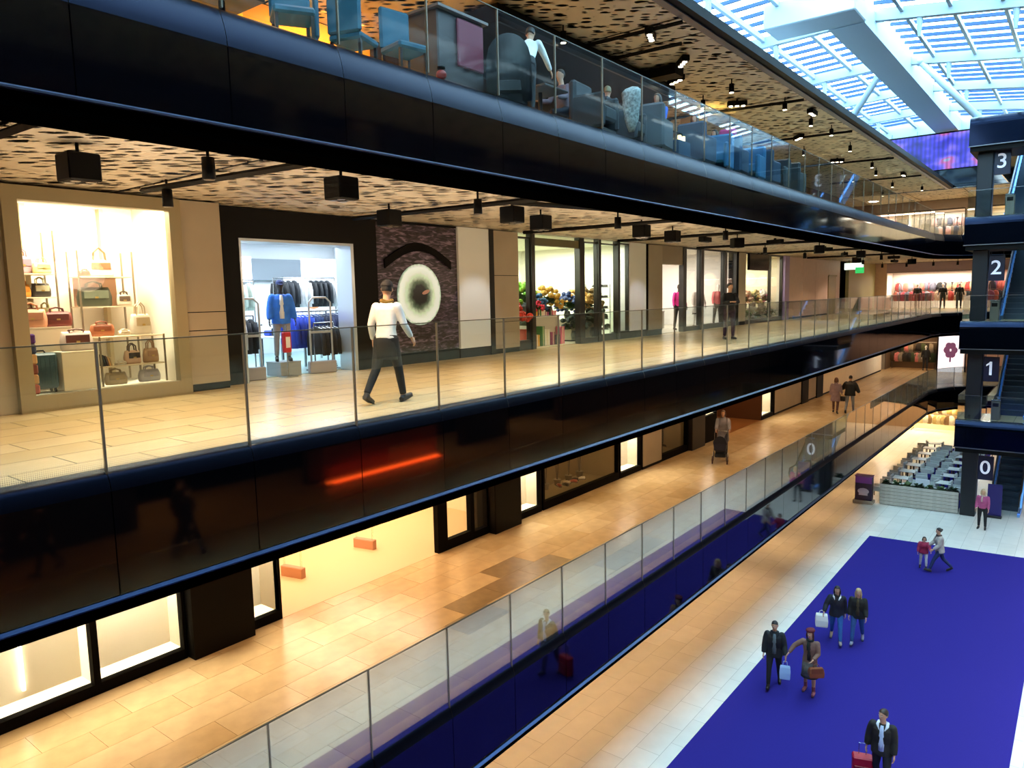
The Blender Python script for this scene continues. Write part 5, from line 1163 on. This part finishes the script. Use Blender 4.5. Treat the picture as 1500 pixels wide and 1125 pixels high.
def handbag(label, loc, rz, w_, h_, d_, c, c2=None, hh=.16, slump=0.0):
    t = thing('handbag', label, 'handbag', loc, rz+rb_.uniform(-.25, .25), 'handbags in the shop window'); m = mat(c, .45, vary=.12, scale=8); m2 = mat(c2 or c, .4)
    q = []
    for z, k, kd in ((0, .94, .9), (.04, 1.0, 1.0), (h_*.5, 1.02, .95), (h_*.88, .92, .6), (h_, .86-slump, .3)):
        q.append([(w_/2*k*s_(math.cos(2*PI*j/16))+slump*.2*z, d_/2*kd*s_(math.sin(2*PI*j/16)), z) for j in range(16)])
    ob('bag_body', MB().loft(q), m, t, True)
    for sy in (-1, 1): ob('handle', MB().tube([(-w_*.24, sy*d_*.16, h_*.8), (-w_*.2, sy*d_*.2, h_+hh*.6), (0, sy*d_*.15, h_+hh), (w_*.2, sy*d_*.2, h_+hh*.6), (w_*.24, sy*d_*.16, h_*.8)], .011, 6), m2, t)
    fl_ = ob('front_flap', MB().box(-w_*.36, w_*.36, -d_*.53, -d_*.46, h_*.42, h_*.84, .006), m2, t); ob('clasp', MB().box(-.025, .025, -d_*.56, -d_*.52, h_*.42, h_*.52), mat('#c9a860', .3, .8), fl_)
    return t
def s_(c): return math.copysign(abs(c)**.6, c)
rb_ = random.Random(4); HB = PI/2
for a in (
 ('white handbag with brown base on top of the tall central stand', (-13.3, 5.75, S0+1.78), .42, .28, .16, '#efe4d6', '#9a5a3c', .2),
 ('small brown purse beside the white handbag on the top shelf', (-13.25, 5.48, S0+1.78), .16, .1, .1, '#8a4a34', '#6a3626', .02),
 ('dark green satchel handbag in the centre of the window', (-13.3, 5.62, S0+1.28), .54, .32, .2, '#3b4030', '#6e7560', .1),
 ('small cream and dark handbag right of the green satchel', (-13.2, 6.06, S0+1.28), .24, .2, .12, '#d9cdb8', '#5a4638', .05),
 ('brown leather clutch bag below the green satchel', (-12.66, 5.42, S0+.80), .36, .2, .12, '#a8643e', '#8a4a2c', .04, .2),
 ('cream purse lying between the clutch and the white tote', (-12.55, 5.72, S0+.80), .2, .08, .12, '#efe4cf', '#e0d0b4', .02),
 ('white tote handbag on the right display stand', (-12.6, 6.02, S0+.80), .36, .34, .16, '#ece3d2', '#cbb795', .2),
 ('small blush handbag on the lower tier of the right stand', (-12.6, 5.84, S0+.32), .28, .22, .14, '#d9b49a', '#3a2c24', .12),
 ('tan box handbag beside the blush one on the lower tier', (-12.6, 6.15, S0+.32), .26, .24, .14, '#b8906a', '#a87c58', .14),
 ('white flat purse at the front of the lower tier', (-12.5, 5.6, S0+.32), .18, .06, .12, '#f2ece0', '#e0d6c4', .015),
 ('lilac grey shopper bag on the floor of the window at the right', (-12.6, 6.1, S0), .36, .2, .16, '#b9b2b8', '#a39ca6', .06),
 ('beige shopper bag under the left half of the right stand', (-12.6, 5.55, S0), .34, .2, .16, '#b59f7c', '#a08a66', .06),
 ('pink and white handbag with dark base on the low plinth', (-12.55, 4.98, S0+.6), .46, .3, .22, '#e4d2c6', '#5a2e26', .04),
 ('peach tote handbag on the left of the tall plinth', (-12.95, 4.52, S0+.98), .42, .28, .2, '#d69a78', '#c98a68', .1),
 ('burgundy slouchy handbag on the right of the tall plinth', (-12.95, 4.88, S0+.98), .42, .24, .2, '#6e2a24', '#5a201c', .06, .3),
 ('mauve checked handbag on the top left shelf', (-13.38, 4.6, S0+1.82), .34, .28, .14, '#a0808a', '#8a6a78', .12),
 ('pale yellow handbag on the top left shelf', (-13.3, 4.86, S0+1.82), .28, .18, .14, '#d9cf94', '#c4b878', .08),
 ('black and cream handbag on the middle left shelf', (-13.38, 4.84, S0+1.45), .3, .22, .14, '#2c2622', '#d9d4b4', .1),
 ('orange handbag on the middle left shelf by the frame', (-13.3, 4.55, S0+1.45), .24, .2, .12, '#d08a2c', '#b87420', .08),
 ('brown handbag on the lowest left shelf', (-13.38, 4.62, S0+1.08), .3, .2, .14, '#8a5a44', '#6a4232', .08),
 ('lime cream handbag on the lowest left shelf', (-13.38, 4.88, S0+1.08), .22, .2, .12, '#dfe0b0', '#c9c890', .08)):
    handbag(a[0], a[1], HB, *a[2:])
def case(label, loc, rz, w_, h_, d_, c):
    t = thing('suitcase', label, 'suitcase', loc, rz); m = mat(c, .35, vary=.1)
    ob('shell', MB().box(-w_/2, w_/2, -d_/2, d_/2, .06, h_, .03), m, t)
    rb = MB().box(-.006, .006, -d_/2-.008, -d_/2+.01, .12, h_-.06).me('rib', m); fix(rb)
    for k in range(6): ob('rib', rb, None, t, loc=(-w_*.38+k*w_*.152, 0, 0))
    ob('carry_handle', MB().tube([(-.08, 0, h_), (-.06, 0, h_+.035), (.06, 0, h_+.035), (.08, 0, h_)], .012, 6), BLACKM, t)
    for sx in (-1, 1):
        for sy in (-1, 1): ob('wheel', MB().tube([(sx*w_*.38-.012, sy*d_*.3, .03), (sx*w_*.38+.012, sy*d_*.3, .03)], [.03, .03], 10), BLACKM, t)
    return t
case('dark teal ribbed suitcase standing at the left of the handbag window', (-12.5, 4.42, S0), HB, .40, .60, .26, '#2a4650')
t = thing('wallet_row', 'row of dark wallets leaning on the lower display tier', 'wallets', (-12.55, 5.36, S0+.32))
for k in range(5): o = ob('wallet', MB().box(-.06, .06, -.012, .012, 0, .2-.015*k, .003), mat(('#2a1c18', '#1c1614', '#3c2620', '#c99a60', '#e0c69c')[k], .5), t, loc=(0, k*.035-.03, 0)); o.rotation_euler = (R(12), 0, 0)
t = thing('folded_cloths', 'stack of folded purple, orange and red cloths by the left frame', 'cloth', (-12.32, 4.26, S0))
for k, c in enumerate(('#b0503c', '#c99a6c', '#8a4a3c', '#d9a46c', '#34406a', '#46206c')): ob('folded_cloth', MB().box(-.05, .05, -.055, .055, .15*k+.004, .15*(k+1), .02), mat(c, .9), t)

# ================================================================ SPORTS SHOP
def garment(c, L=.72, w_=.40, sl=.55):
    q = MB()
    q.loft([[(x*k*w_/2, y*d_, z) for x, y in [(math.cos(2*PI*j/12), math.sin(2*PI*j/12)) for j in range(12)]] for z, k, d_ in ((-L, 1.05, .07), (-L*.5, .95, .075), (-.12, 1.0, .06), (-.03, .55, .04), (0, .2, .03))])
    for sx in (-1, 1): q.tube([(sx*w_*.38, 0, -.08), (sx*w_*.52, 0, -.28), (sx*w_*.55, .0, -.08-sl)], [.055, .05, .04], 8)
    return q.me('garment', mat(c, .7, vary=.15, scale=10), True)
GAR = {}
def hang(kind, loc, rz, label, group, s=1.0, L=.72):
    key = (kind, L)
    if key not in GAR: g_ = garment(kind, L); fix(g_); h_ = MB().tube([(-.18, 0, -.045), (0, 0, .0), (.18, 0, -.045)], .006, 5).tube([(0, 0, 0), (0, 0, .05), (.015, 0, .07)], .004, 5).me('hanger', STEEL); GAR[key] = (g_, h_)
    g_, h_ = GAR[key]; t = thing('hanging_jacket', label, 'jacket', loc, rz, group); t.scale = (s, s, s)
    ob('garment', g_, None, t); ob('hanger', h_, None, t); return t
def rail(label, x0, y0, x1, y1, z, h, group='clothing rails'):
    t = thing('clothing_rail', label, 'rail', (x0, y0, z), math.atan2(y1-y0, x1-x0), group); L = math.hypot(x1-x0, y1-y0)
    ob('bar', MB().tube([(0, 0, h), (L, 0, h)], .016, 8), STEEL, t)
    for x in (0, L): ob('upright', MB().tube([(x, 0, .04), (x, 0, h)], .016, 8), STEEL, t); ob('foot', MB().box(x-.03, x+.03, -.25, .25, .02, .05), STEEL, t)
    return t
rs = random.Random(11)
def row(label_rail, x0, y0, x1, y1, z, h, cols, group, n, word, L=.72):
    rail(label_rail, x0, y0, x1, y1, z, h); a = math.atan2(y1-y0, x1-x0)
    for k in range(n):
        f = (k+.5)/n; c = cols[k*len(cols)//n]
        hang(c, (x0+(x1-x0)*f, y0+(y1-y0)*f, z+h-.07), a+PI/2+rs.uniform(-.15, .15), word+', '+ORD[k]+' along', group, 1.0, L)
row('low chrome clothing rail of black jackets left of the blue mannequin', -13.9, 7.9, -13.9, 9.0, z2, 1.25, ['#0e1014', '#c9ced2', '#101318'], 'black and grey jackets left of the blue mannequin', 8, 'black or grey jacket on the low rail left of the blue mannequin')
row('low chrome clothing rail with blue jackets right of the mannequin', -13.7, 9.7, -13.9, 10.9, z2, 1.3, ['#1b3fb4', '#1a49c0', '#12346a', '#0e1c3c'], 'blue jackets right of the blue mannequin', 9, 'blue jacket on the rail right of the mannequin')
row('chrome clothing rail with navy coats at the right of the shop entrance', -14.3, 11.2, -14.6, 12.7, z2, 1.3, ['#14224a', '#0d0e12', '#121418'], 'navy and black coats at the right of the sports shop', 10, 'navy or black coat on the right rail of the sports shop')
row('second row rail with dark coats near the shop floor', -13.2, 10.0, -13.3, 10.6, z2, 1.05, ['#0c0d10', '#15181c'], 'short black garments beside the entrance gate', 5, 'short black garment beside the entrance gate', .6)
row('high wall rail of black training jackets at the back', -16.9, 11.6, -16.9, 13.6, z2+.9, 1.25, ['#15171b', '#23262c', '#f0f0f0', '#15171b', '#1b1e24', '#e6e6e6'], 'black training jackets on the high back rail', 11, 'black or white training jacket on the high back rail')
row('high wall rail of pink and white tops at the back left', -17.2, 9.2, -17.2, 11.2, z2+.9, 1.2, ['#e9e6e4', '#d84a84', '#e4e0da', '#b4bcb0'], 'pink and white tops on the back left rail', 8, 'pink or white top on the back left rail')
def mannequin(label, loc, face, top, bottom, skinc='#1a1c22', coat='jacket', **k):
    r, j = person(label, loc, face, k.pop('H', 1.8), k.pop('pose', dict(hip=(4, -4), sh=(4, 4), ab=(14, 14))), top=top, bottom=bottom, skin=skinc, hair=k.pop('hair', '#1b2a5a'), hairstyle=k.pop('hairstyle', 'short'), coat=coat, vox=.022, cat='mannequin', name='mannequin', **k)
    return r
t = plinth('display_plinth', 'grey plinth under the mannequin in the blue jacket', -13.45, -12.95, 8.95, 9.45, z2, z2+.30, mat('#8f969c', .5))
mannequin('dark mannequin in a bright blue quilted jacket and white top at the sports shop entrance', (-13.2, 9.2, z2+.30), (.9, -.45), '#2472e4', '#8c9298', shirt='#dfe8f0', puff=.02, H=1.62, hat=('cap', '#27386e'))
def gate(label, x, y, z, m=mat('#b7bcc0', .3, .5), rz=0, foot=mat('#8d8a92', .5), fh=.26):
    t = thing('security_gate', label, 'gate', (x, y, z), rz, 'shop security gates')
    ob('base', MB().box(-.30, .30, -.07, .07, 0, fh, .015), foot, t)
    ob('loop_frame', MB().tube([(-.24, 0, fh), (-.24, 0, 1.5), (-.14, 0, 1.6), (.14, 0, 1.6), (.24, 0, 1.5), (.24, 0, fh)], .022, 8), m, t, True)
    ob('cross_bar', MB().box(-.24, .24, -.012, .012, .85, .90), m, t); return t
gate('chrome security gate in front of the blue jackets', -12.9, 9.95, z2, rz=R(75)); gate('security gate at the left edge of the sports shop', -12.95, 8.25, z2, rz=R(80))
AC = glass((.98, .96, .9), .08, 'acrylic')
for k, (x, y) in enumerate(((-13.43, 9.29), (-13.56, 11.44))): gate(('clear security gate with a terracotta base nearest the showcase windows', 'second clear security gate with a terracotta base further inside the bright shop')[k], x, y, z1, AC, R(12), mat('#c08a6c', .5), .24)
t = thing('red_holdall', 'red and white bag hanging by the blue mannequin', 'bag', (-12.85, 9.05, z2)); ob('bag_body', MB().box(-.05, .05, -.09, .09, .5, .92, .02), mat('#b81c2c', .5), t); ob('stand', MB().tube([(0, 0, 0), (0, 0, 1.05)], .015, 8), STEEL, t); ob('foot', MB().box(-.14, .14, -.14, .14, 0, .03), STEEL, t); ob('white_panel', MB().box(.05, .056, -.05, .05, .6, .82), WHITE, t)
for k, (x, y) in enumerate(((-14.5, 8.3), (-15.2, 9.4), (-14.8, 10.3), (-15.6, 12.2))):
    t = thing('display_table', ('low white display table with folded clothes at the back of the sports shop, left', 'low white display table behind the blue mannequin', 'low white display table behind the blue jackets', 'low white display table at the right rear of the sports shop')[k], 'table', (x, y, z2), rs.uniform(-.2, .2))
    ob('table_top', MB().box(-.5, .5, -.35, .35, .7, .74, .01), mat('#dfe4e8', .4), t)
    for a in (-.45, .45):
        for b in (-.3, .3): ob('leg', MB().box(a-.02, a+.02, b-.02, b+.02, 0, .7), STEEL, t)
    for a in range(3): ob('folded_clothes', MB().box(-.42+a*.3, -.18+a*.3, -.2, .2, .745, .745+.06*(a+2), .02), mat(('#1c3fa0', '#15181c', '#c9ced2')[a], .8), t)
t = thing('poster_board', 'white poster board with an orange figure at the right of the sports shop', 'poster', (-18.6, 14.0, z2+1.0)); ob('board', MB().box(0, .04, -.9, .9, 0, 1.2, .01), mat('#f8f4f2', .5), t); ob('figure', MB().ball((.05, .1, .5), (.02, .3, .22), 12, 6), mat('#e8925c', .6), t); ob('frame', MB().box(-.01, .05, -.93, .93, 1.2, 1.24), STEEL, t)

# ================================================================ GIFT / FLOWER SHOP AND NEIGHBOURS
def bush(label, loc, r, c, stem=True, n=120, cat='flowers', name='flower_bunch', group=None):
    t = thing(name, label, cat, loc, 0, group); h = loc[2]
    rr = random.Random(hash_(label)); q = MB(); r *= 1.25
    for _ in range(n//3):
        a = rr.uniform(0, 2*PI); b = rr.uniform(-.5, 1.4); k = rr.uniform(.6, 1)*r; s1 = rr.uniform(.14, .24)*r
        q.ball((math.cos(a)*math.cos(b)*k, math.sin(a)*math.cos(b)*k, r*.95+math.sin(b)*k), (s1, s1, s1*.8), 6, 4)
    ob('blossom', q, mat(c, .7, vary=.45, scale=9), t)
    ob('greenery', leaf_clump(r*1.15, n//2, hash_(label)+5, .9), LEAF[1], t).location = (0, 0, r*.7)
    ob('vase', MB().tube([(0, 0, 0), (0, 0, r*.3), (0, 0, r*.6)], [r*.2, r*.26, r*.2], 12), mat('#5a5f5c', .3), t, True); return t
def hash_(s): return sum(ord(c)*(i+1) for i, c in enumerate(s)) % 9973
CR = MB()
def counter(label, x0, x1, y0, y1, h, m, z=z2):
    t = thing('display_counter', label, 'counter', ((x0+x1)/2, (y0+y1)/2, z)); a, b = (x1-x0)/2, (y1-y0)/2
    ob('body', MB().box(-a+.03, a-.03, -b+.03, b-.03, .06, h-.04), m, t); ob('counter_top', MB().box(-a, a, -b, b, h-.04, h, .008), mat('#e6e2d8', .4), t); ob('plinth', MB().box(-a+.08, a-.08, -b+.08, b-.08, 0, .06), BLACKM, t); return t
counter('white display counter inside the gift shop window', -13.9, -13.3, 17.9, 19.6, .9, mat('#d2cdc2', .5)); counter('second display counter deeper in the gift shop', -15.6, -15.0, 18.3, 21.2, 1.0, mat('#cfc7b8', .5))
counter('low counter behind the gift shop side panes', -14.0, -13.4, 20.4, 22.0, .75, mat('#b7ab94', .5))
cz_ = z2+.9
for x, y, z, r, c, lab in ((-13.6, 18.0, cz_, .42, '#7ab83a', 'lime green bunch behind the gift shop door frame'), (-13.6, 18.75, cz_, .30, '#2c5c8a', 'blue flower bunch on the gift shop counter'), (-13.4, 18.5, cz_, .2, '#e0405a', 'small red flower bunch in front of the blue one'),
        (-13.6, 19.4, cz_, .40, '#b08a2c', 'golden dried flower bunch on the gift shop counter'), (-13.2, 17.0, z2+.28, .46, '#d8402c', 'big red flower bunch low in the left gift shop window'), (-13.2, 17.0, z2+1.05, .22, '#f05060', 'coral flower bunch above the big red one'),
        (-15.3, 19.2, z2+1.0, .34, '#c0c4b8', 'grey green bunch deeper in the gift shop'), (-15.3, 20.6, z2+1.0, .34, '#4a6a9a', 'pale blue bunch deep in the gift shop'), (-13.7, 20.6, z2+.75, .36, '#283c6a', 'dark blue bunch behind the right gift shop mullion'),
        (-13.7, 21.3, z2+.75, .42, '#c49a50', 'tan flower bunch in the right gift shop window'), (-13.7, 22.0, z2+.75, .42, '#6a5020', 'bronze leaf bunch at the right end of the gift shop window'), (-13.3, 21.6, z2+.1, .44, '#3a4230', 'dark green shrub low in the right gift shop window'), (-13.3, 20.4, z2+.1, .36, '#2c3a38', 'dark shrub by the gift shop mullion')):
    bush(lab, (x, y, z), r, c)
for k in range(7): hang(('#20242a', '#31507a', '#6a2a3a', '#1c1e22')[k % 4], (-14.6, 17.6+.45*k, z2+1.35), rs.uniform(-.3, .3), 'dark garment hanging inside the gift shop, %s from the left' % ORD[k], 'garments in the gift shop')
gcol = [('#c8402c', 'red'), ('#2c5a9a', 'blue'), ('#d0a030', 'golden'), ('#3a7a3a', 'green'), ('#e8e4dc', 'white'), ('#8a3a6a', 'plum'), ('#2a2c34', 'black'), ('#e07a9a', 'pink')]
for k in range(16):
    c, wd = gcol[k % 8]; lo = k >= 8; x_, y_, z_ = (-13.2, 17.55+.27*(k % 8), z2) if lo else (-13.45, 17.95+.2*k, z2+.9)
    b_ = thing('gift_box', '%s gift box %s in the gift shop, %s from the left' % (wd, 'standing low before the counter' if lo else 'on the front counter', ORD[k % 8]), 'box', (x_, y_, z_), rs.uniform(-.4, .4), 'gift boxes in the gift shop')
    h_ = .3+.05*((k*5) % 7) if lo else .12+.03*((k*3) % 5); ob('carton', MB().box(-.1, .1, -.1, .1, 0, h_, .008), mat(c, .6), b_); ob('lid', MB().box(-.105, .105, -.105, .105, h_-.03, h_+.01, .006), mat(c, .45), b_); ob('ribbon', MB().box(-.108, .108, -.015, .015, 0, h_+.014), mat('#e8dcc0', .4), b_)
rail('garment rail inside the gift shop', -14.6, 17.4, -14.6, 20.7, z2, 1.42)
t = thing('shoe_shelf', 'white shelf with black shoes by the second white pillar', 'shelf', (-13.9, 22.9, z2)); 
for sx in (-.2, .2):
    for sy in (-.5, .5): ob('post', MB().box(sx-.012, sx+.012, sy-.012, sy+.012, 0, 1.9), STEEL, t)
for k in range(5): ob('shelf_board', MB().box(-.22, .22, -.52, .52, .25+.38*k, .27+.38*k), WHITE, t)
for k in range(5):
    for q_ in range(3):
        s_o = thing('shoe', 'dark shoe on the white shelf by the pillar, %s from the floor, %s' % (('bottom tier', 'second tier', 'third tier', 'fourth tier', 'top tier')[k], ('left', 'middle', 'right')[q_]), 'shoe', (-13.8, 22.55+.32*q_, z2+.27+.38*k), R(90), 'shoes on the white shelf'); ob('upper', MB().tube([(0, -.11, .04), (0, 0, .05), (0, .12, .03)], [.045, .042, .03], 8), mat('#1c1a1a', .4), s_o, True); ob('sole', MB().box(-.04, .04, -.13, .14, 0, .015), mat('#4a4440', .6), s_o)
# fourth shop
counter('white counter in the white shop behind its open entrance', -14.6, -14.0, 26.0, 28.4, .8, mat('#efe9e0', .5)); counter('white wall unit at the back of the white shop', -16.6, -16.1, 26.2, 31.0, 1.5, mat('#f2ece4', .5))
for x, y, z, r, c, lab in ((-16.3, 27.4, z2+1.5, .3, '#c07a5a', 'orange bunch on the wall unit of the white shop'), (-16.3, 28.6, z2+1.5, .28, '#d9b89a', 'beige bunch on the wall unit of the white shop'), (-14.3, 26.6, z2+.8, .25, '#c9b8a0', 'small beige bunch on the white shop counter'), (-14.3, 27.8, z2+.8, .25, '#e0a0a0', 'small pink bunch on the white shop counter')): bush(lab, (x, y, z), r, c, n=70)
mannequin('mannequin in a magenta top and black trousers between the mullions of the white shop', (-13.3, 28.2, z2+.02), (.8, -.6), '#d0288a', '#14110f', '#3a2a26', 'sweater', hairstyle='none')
mannequin('pale mannequin in a cream dress inside the white shop window', (-13.4, 30.3, z2+.02), (.8, -.6), '#cfc6c0', None, '#d9d0c8', 'coat', hairstyle='none', skirt=('#cfc6c0', .4))
mannequin('mannequin in a red top by the last pane of the white shop', (-13.3, 32.2, z2+.02), (.8, -.6), '#c8505a', '#3a3638', '#d9d0c8', 'sweater', hairstyle='none')
# floral shop
counter('long counter behind the floral shop window', -13.6, -13.1, 34.1, 39.0, .7, mat('#8a9a70', .5))
fl = (('#e0a08a', 'salmon'), ('#d87a7a', 'rose red'), ('#f0c8b0', 'peach'), ('#b85a5a', 'brick red'), ('#e8d9a0', 'pale yellow'), ('#8aa85a', 'leaf green'), ('#f2efe6', 'white'), ('#c86a9a', 'pink'))
for k in range(8):
    bush('%s flower bunch in the floral shop window, on the counter' % fl[k][1], (-13.3-.35*(k % 2), 34.3+.62*k, z2+.7), .36, fl[k][0], n=80)
for k, (c, wd) in enumerate((('#5a7a4a', 'mossy'), ('#a8b8b0', 'silvery'), ('#4a5a3a', 'dark green'), ('#d9d9d0', 'whitish'))): bush('%s plant standing low before the floral shop counter' % wd, (-12.95, 34.6+1.2*k, z2+.05), .3, c, n=70)

# ================================================================ LOWER GALLERY SHOWCASES
def twig(label, loc, h, seed, c='#5c5040'):
    t = thing('bare_tree', label, 'branches', loc, 0, 'bare branches in the dim showcase'); rr = random.Random(seed); q = MB()
    for k in range(7):
        a = rr.uniform(0, 2*PI); b = Vector((math.cos(a), math.sin(a), 0)); q.tube([(0, 0, 0), Vector((0, 0, h*.5))+b*.06, Vector((0, 0, h*rr.uniform(.8, 1)))+b*rr.uniform(.12, .3)], [.012, .009, .004], 5)
    ob('twigs', q, mat(c, .7), t); ob('pot', MB().tube([(0, 0, 0), (0, 0, .18)], [.09, .12], 12), mat('#6a5c48', .6), t); return t
for k in range(5): twig(('first', 'second', 'third', 'fourth', 'fifth')[k]+' bunch of bare branches from the left in the dim lower showcase', (-12.5, 16.9+.62*k, z1+.26), 1.7, k+1)
for k, c in enumerate(('#a04030', '#2c2420', '#d9c4ac', '#b85a48', '#3a3030', '#e0d6c8')):
    s_o = thing('shoe', ('red shoe at the left of the dim showcase', 'black shoe beside the red one', 'cream shoe in the dim showcase', 'coral shoe in the dim showcase', 'dark brown shoe near the coral one', 'white shoe at the right of the dim showcase')[k], 'shoe', (-12.35+.1*(k % 2), 18.0+.22*k, z1+.262), R(60+15*k), 'shoes in the dim lower showcase')
    ob('upper', MB().tube([(0, -.11, .045), (0, 0, .055), (0, .12, .03)], [.05, .045, .03], 8), mat(c, .4), s_o, True); ob('sole', MB().box(-.045, .045, -.13, .14, 0, .015), mat('#4a4440', .6), s_o)
mannequin('dark mannequin in a black dress in the dim lower showcase', (-12.4, 24.3, z1+.26), (.9, -.4), '#120f14', None, '#2a221e', 'coat', hairstyle='none', skirt=('#120f14', .35))
mannequin('dark mannequin in a navy coat beside the black dress', (-12.5, 24.9, z1+.26), (.9, -.4), '#14182a', '#101014', '#2a221e', 'coat', hairstyle='none')
t = thing('wall_sign_board', 'white lit notice board above the pram on the lower gallery wall', 'sign', (XA+.03, 27.9, z1+1.2)); ob('panel', MB().box(0, .03, -.6, .6, 0, 1.3), emit('#fff8ec', .9), t); ob('frame', MB().box(-.01, .035, -.64, .64, 1.3, 1.34), BLACKM, t)

# ================================================================ FAR SHOPS (y = 60): mannequins and rails seen small
far = [(z3, -13.2, -11.6, ['#b0404a', '#d88a8a', '#8a2a34', '#2a2226', '#c0505a'], 'far upper shop with red clothes'), (z3, -10.4, -7.4, ['#3a3038', '#8a7a70', '#d0a0a0', '#4a4a5a'], 'far upper shop with white walls'),
       (z2, -11.5, -9.0, ['#d07a6a', '#b04a4a', '#6a6a7a', '#9a9aa4', '#c8505a'], 'far middle shop, left half'), (z2, -8.8, -6.5, ['#c89a78', '#141416', '#b83a34', '#2c2a2e', '#d8b49a'], 'far middle shop, right half'),
       (z2, -5.6, -2.6, ['#8a4a6a', '#2a2a3a', '#b85a50'], 'far middle shop right of the column'), (z1, -11.5, -8.7, ['#4a3c28', '#2a241c', '#d88080', '#1a1614', '#8a8070', '#3a4a2c'], 'far lower dark shop'),
       (0, -13.2, -10.4, ['#d8c090', '#8a6a3a', '#e8dcb8', '#b08a50'], 'far ground floor shop, left'), (0, -10.0, -7.1, ['#e0c890', '#7a5a34', '#c8a868', '#f0e4c8'], 'far ground floor shop, right')]
for zf, x0, x1, cs, nm in far:
    for rr_, (yy, hh) in enumerate(((60.9, 1.3), (61.6, 1.95))):
        rail('clothing rail in the %s, %s' % (nm, ('front', 'back')[rr_]), x0, yy, x1, yy, zf, hh)
        n = int((x1-x0)/.24)
        for k in range(n):
            hang(cs[(k*7//3+rr_) % len(cs)], (x0+(k+.5)*(x1-x0)/n, yy, zf+hh-.07), rs.uniform(-.5, .5), 'garment on the %s rail of the %s, %s' % (('front', 'back')[rr_], nm, ORD[k] if k < 22 else 'last'), 'garments, %s, %s rail' % (nm, ('front', 'back')[rr_]), .95)
mk = mannequin('mannequin in black with a pale dress front in the far middle shop window', (-8.3, 60.35, z2), (0, -1), '#101012', '#16161a', '#e6ded6', 'sweater', hairstyle='none', H=1.75)
for x, z, lab in ((-9.9, z2, 'mannequin near the left of the far middle shop'), (-7.3, z2, 'mannequin at the right edge of the far middle shop'), (-9.6, z3, 'mannequin in the far upper white shop'), (-12.9, z3, 'mannequin in the far upper red shop'), (-9.2, z1, 'mannequin in the far lower dark shop')):
    copy_tree(mk, (x, 60.35, z), 0, lab+', dressed in black')
# red tables / display by the far middle shop
for k, (x, y, c) in enumerate(((-12.3, 55.5, '#b5705a'), (-11.2, 55.9, '#c07a66'))):
    t = thing('display_table', ('salmon coloured stand in front of the pink wall at the far end', 'second salmon stand nearer the far shop')[k], 'table', (x, y, z2)); ob('body', MB().box(-.4, .4, -.3, .3, .05, .85, .02), mat(c, .6), t); ob('table_top', MB().box(-.45, .45, -.35, .35, .85, .9, .01), mat('#d9a08a', .5), t); ob('foot', MB().box(-.3, .3, -.2, .2, 0, .05), BLACKM, t)
bpy.data.scenes.remove(TMP)
for k, pr in PROTO.items():
    if k not in USED: [bpy.data.objects.remove(q) for q in list(pr.children_recursive)+[pr]]
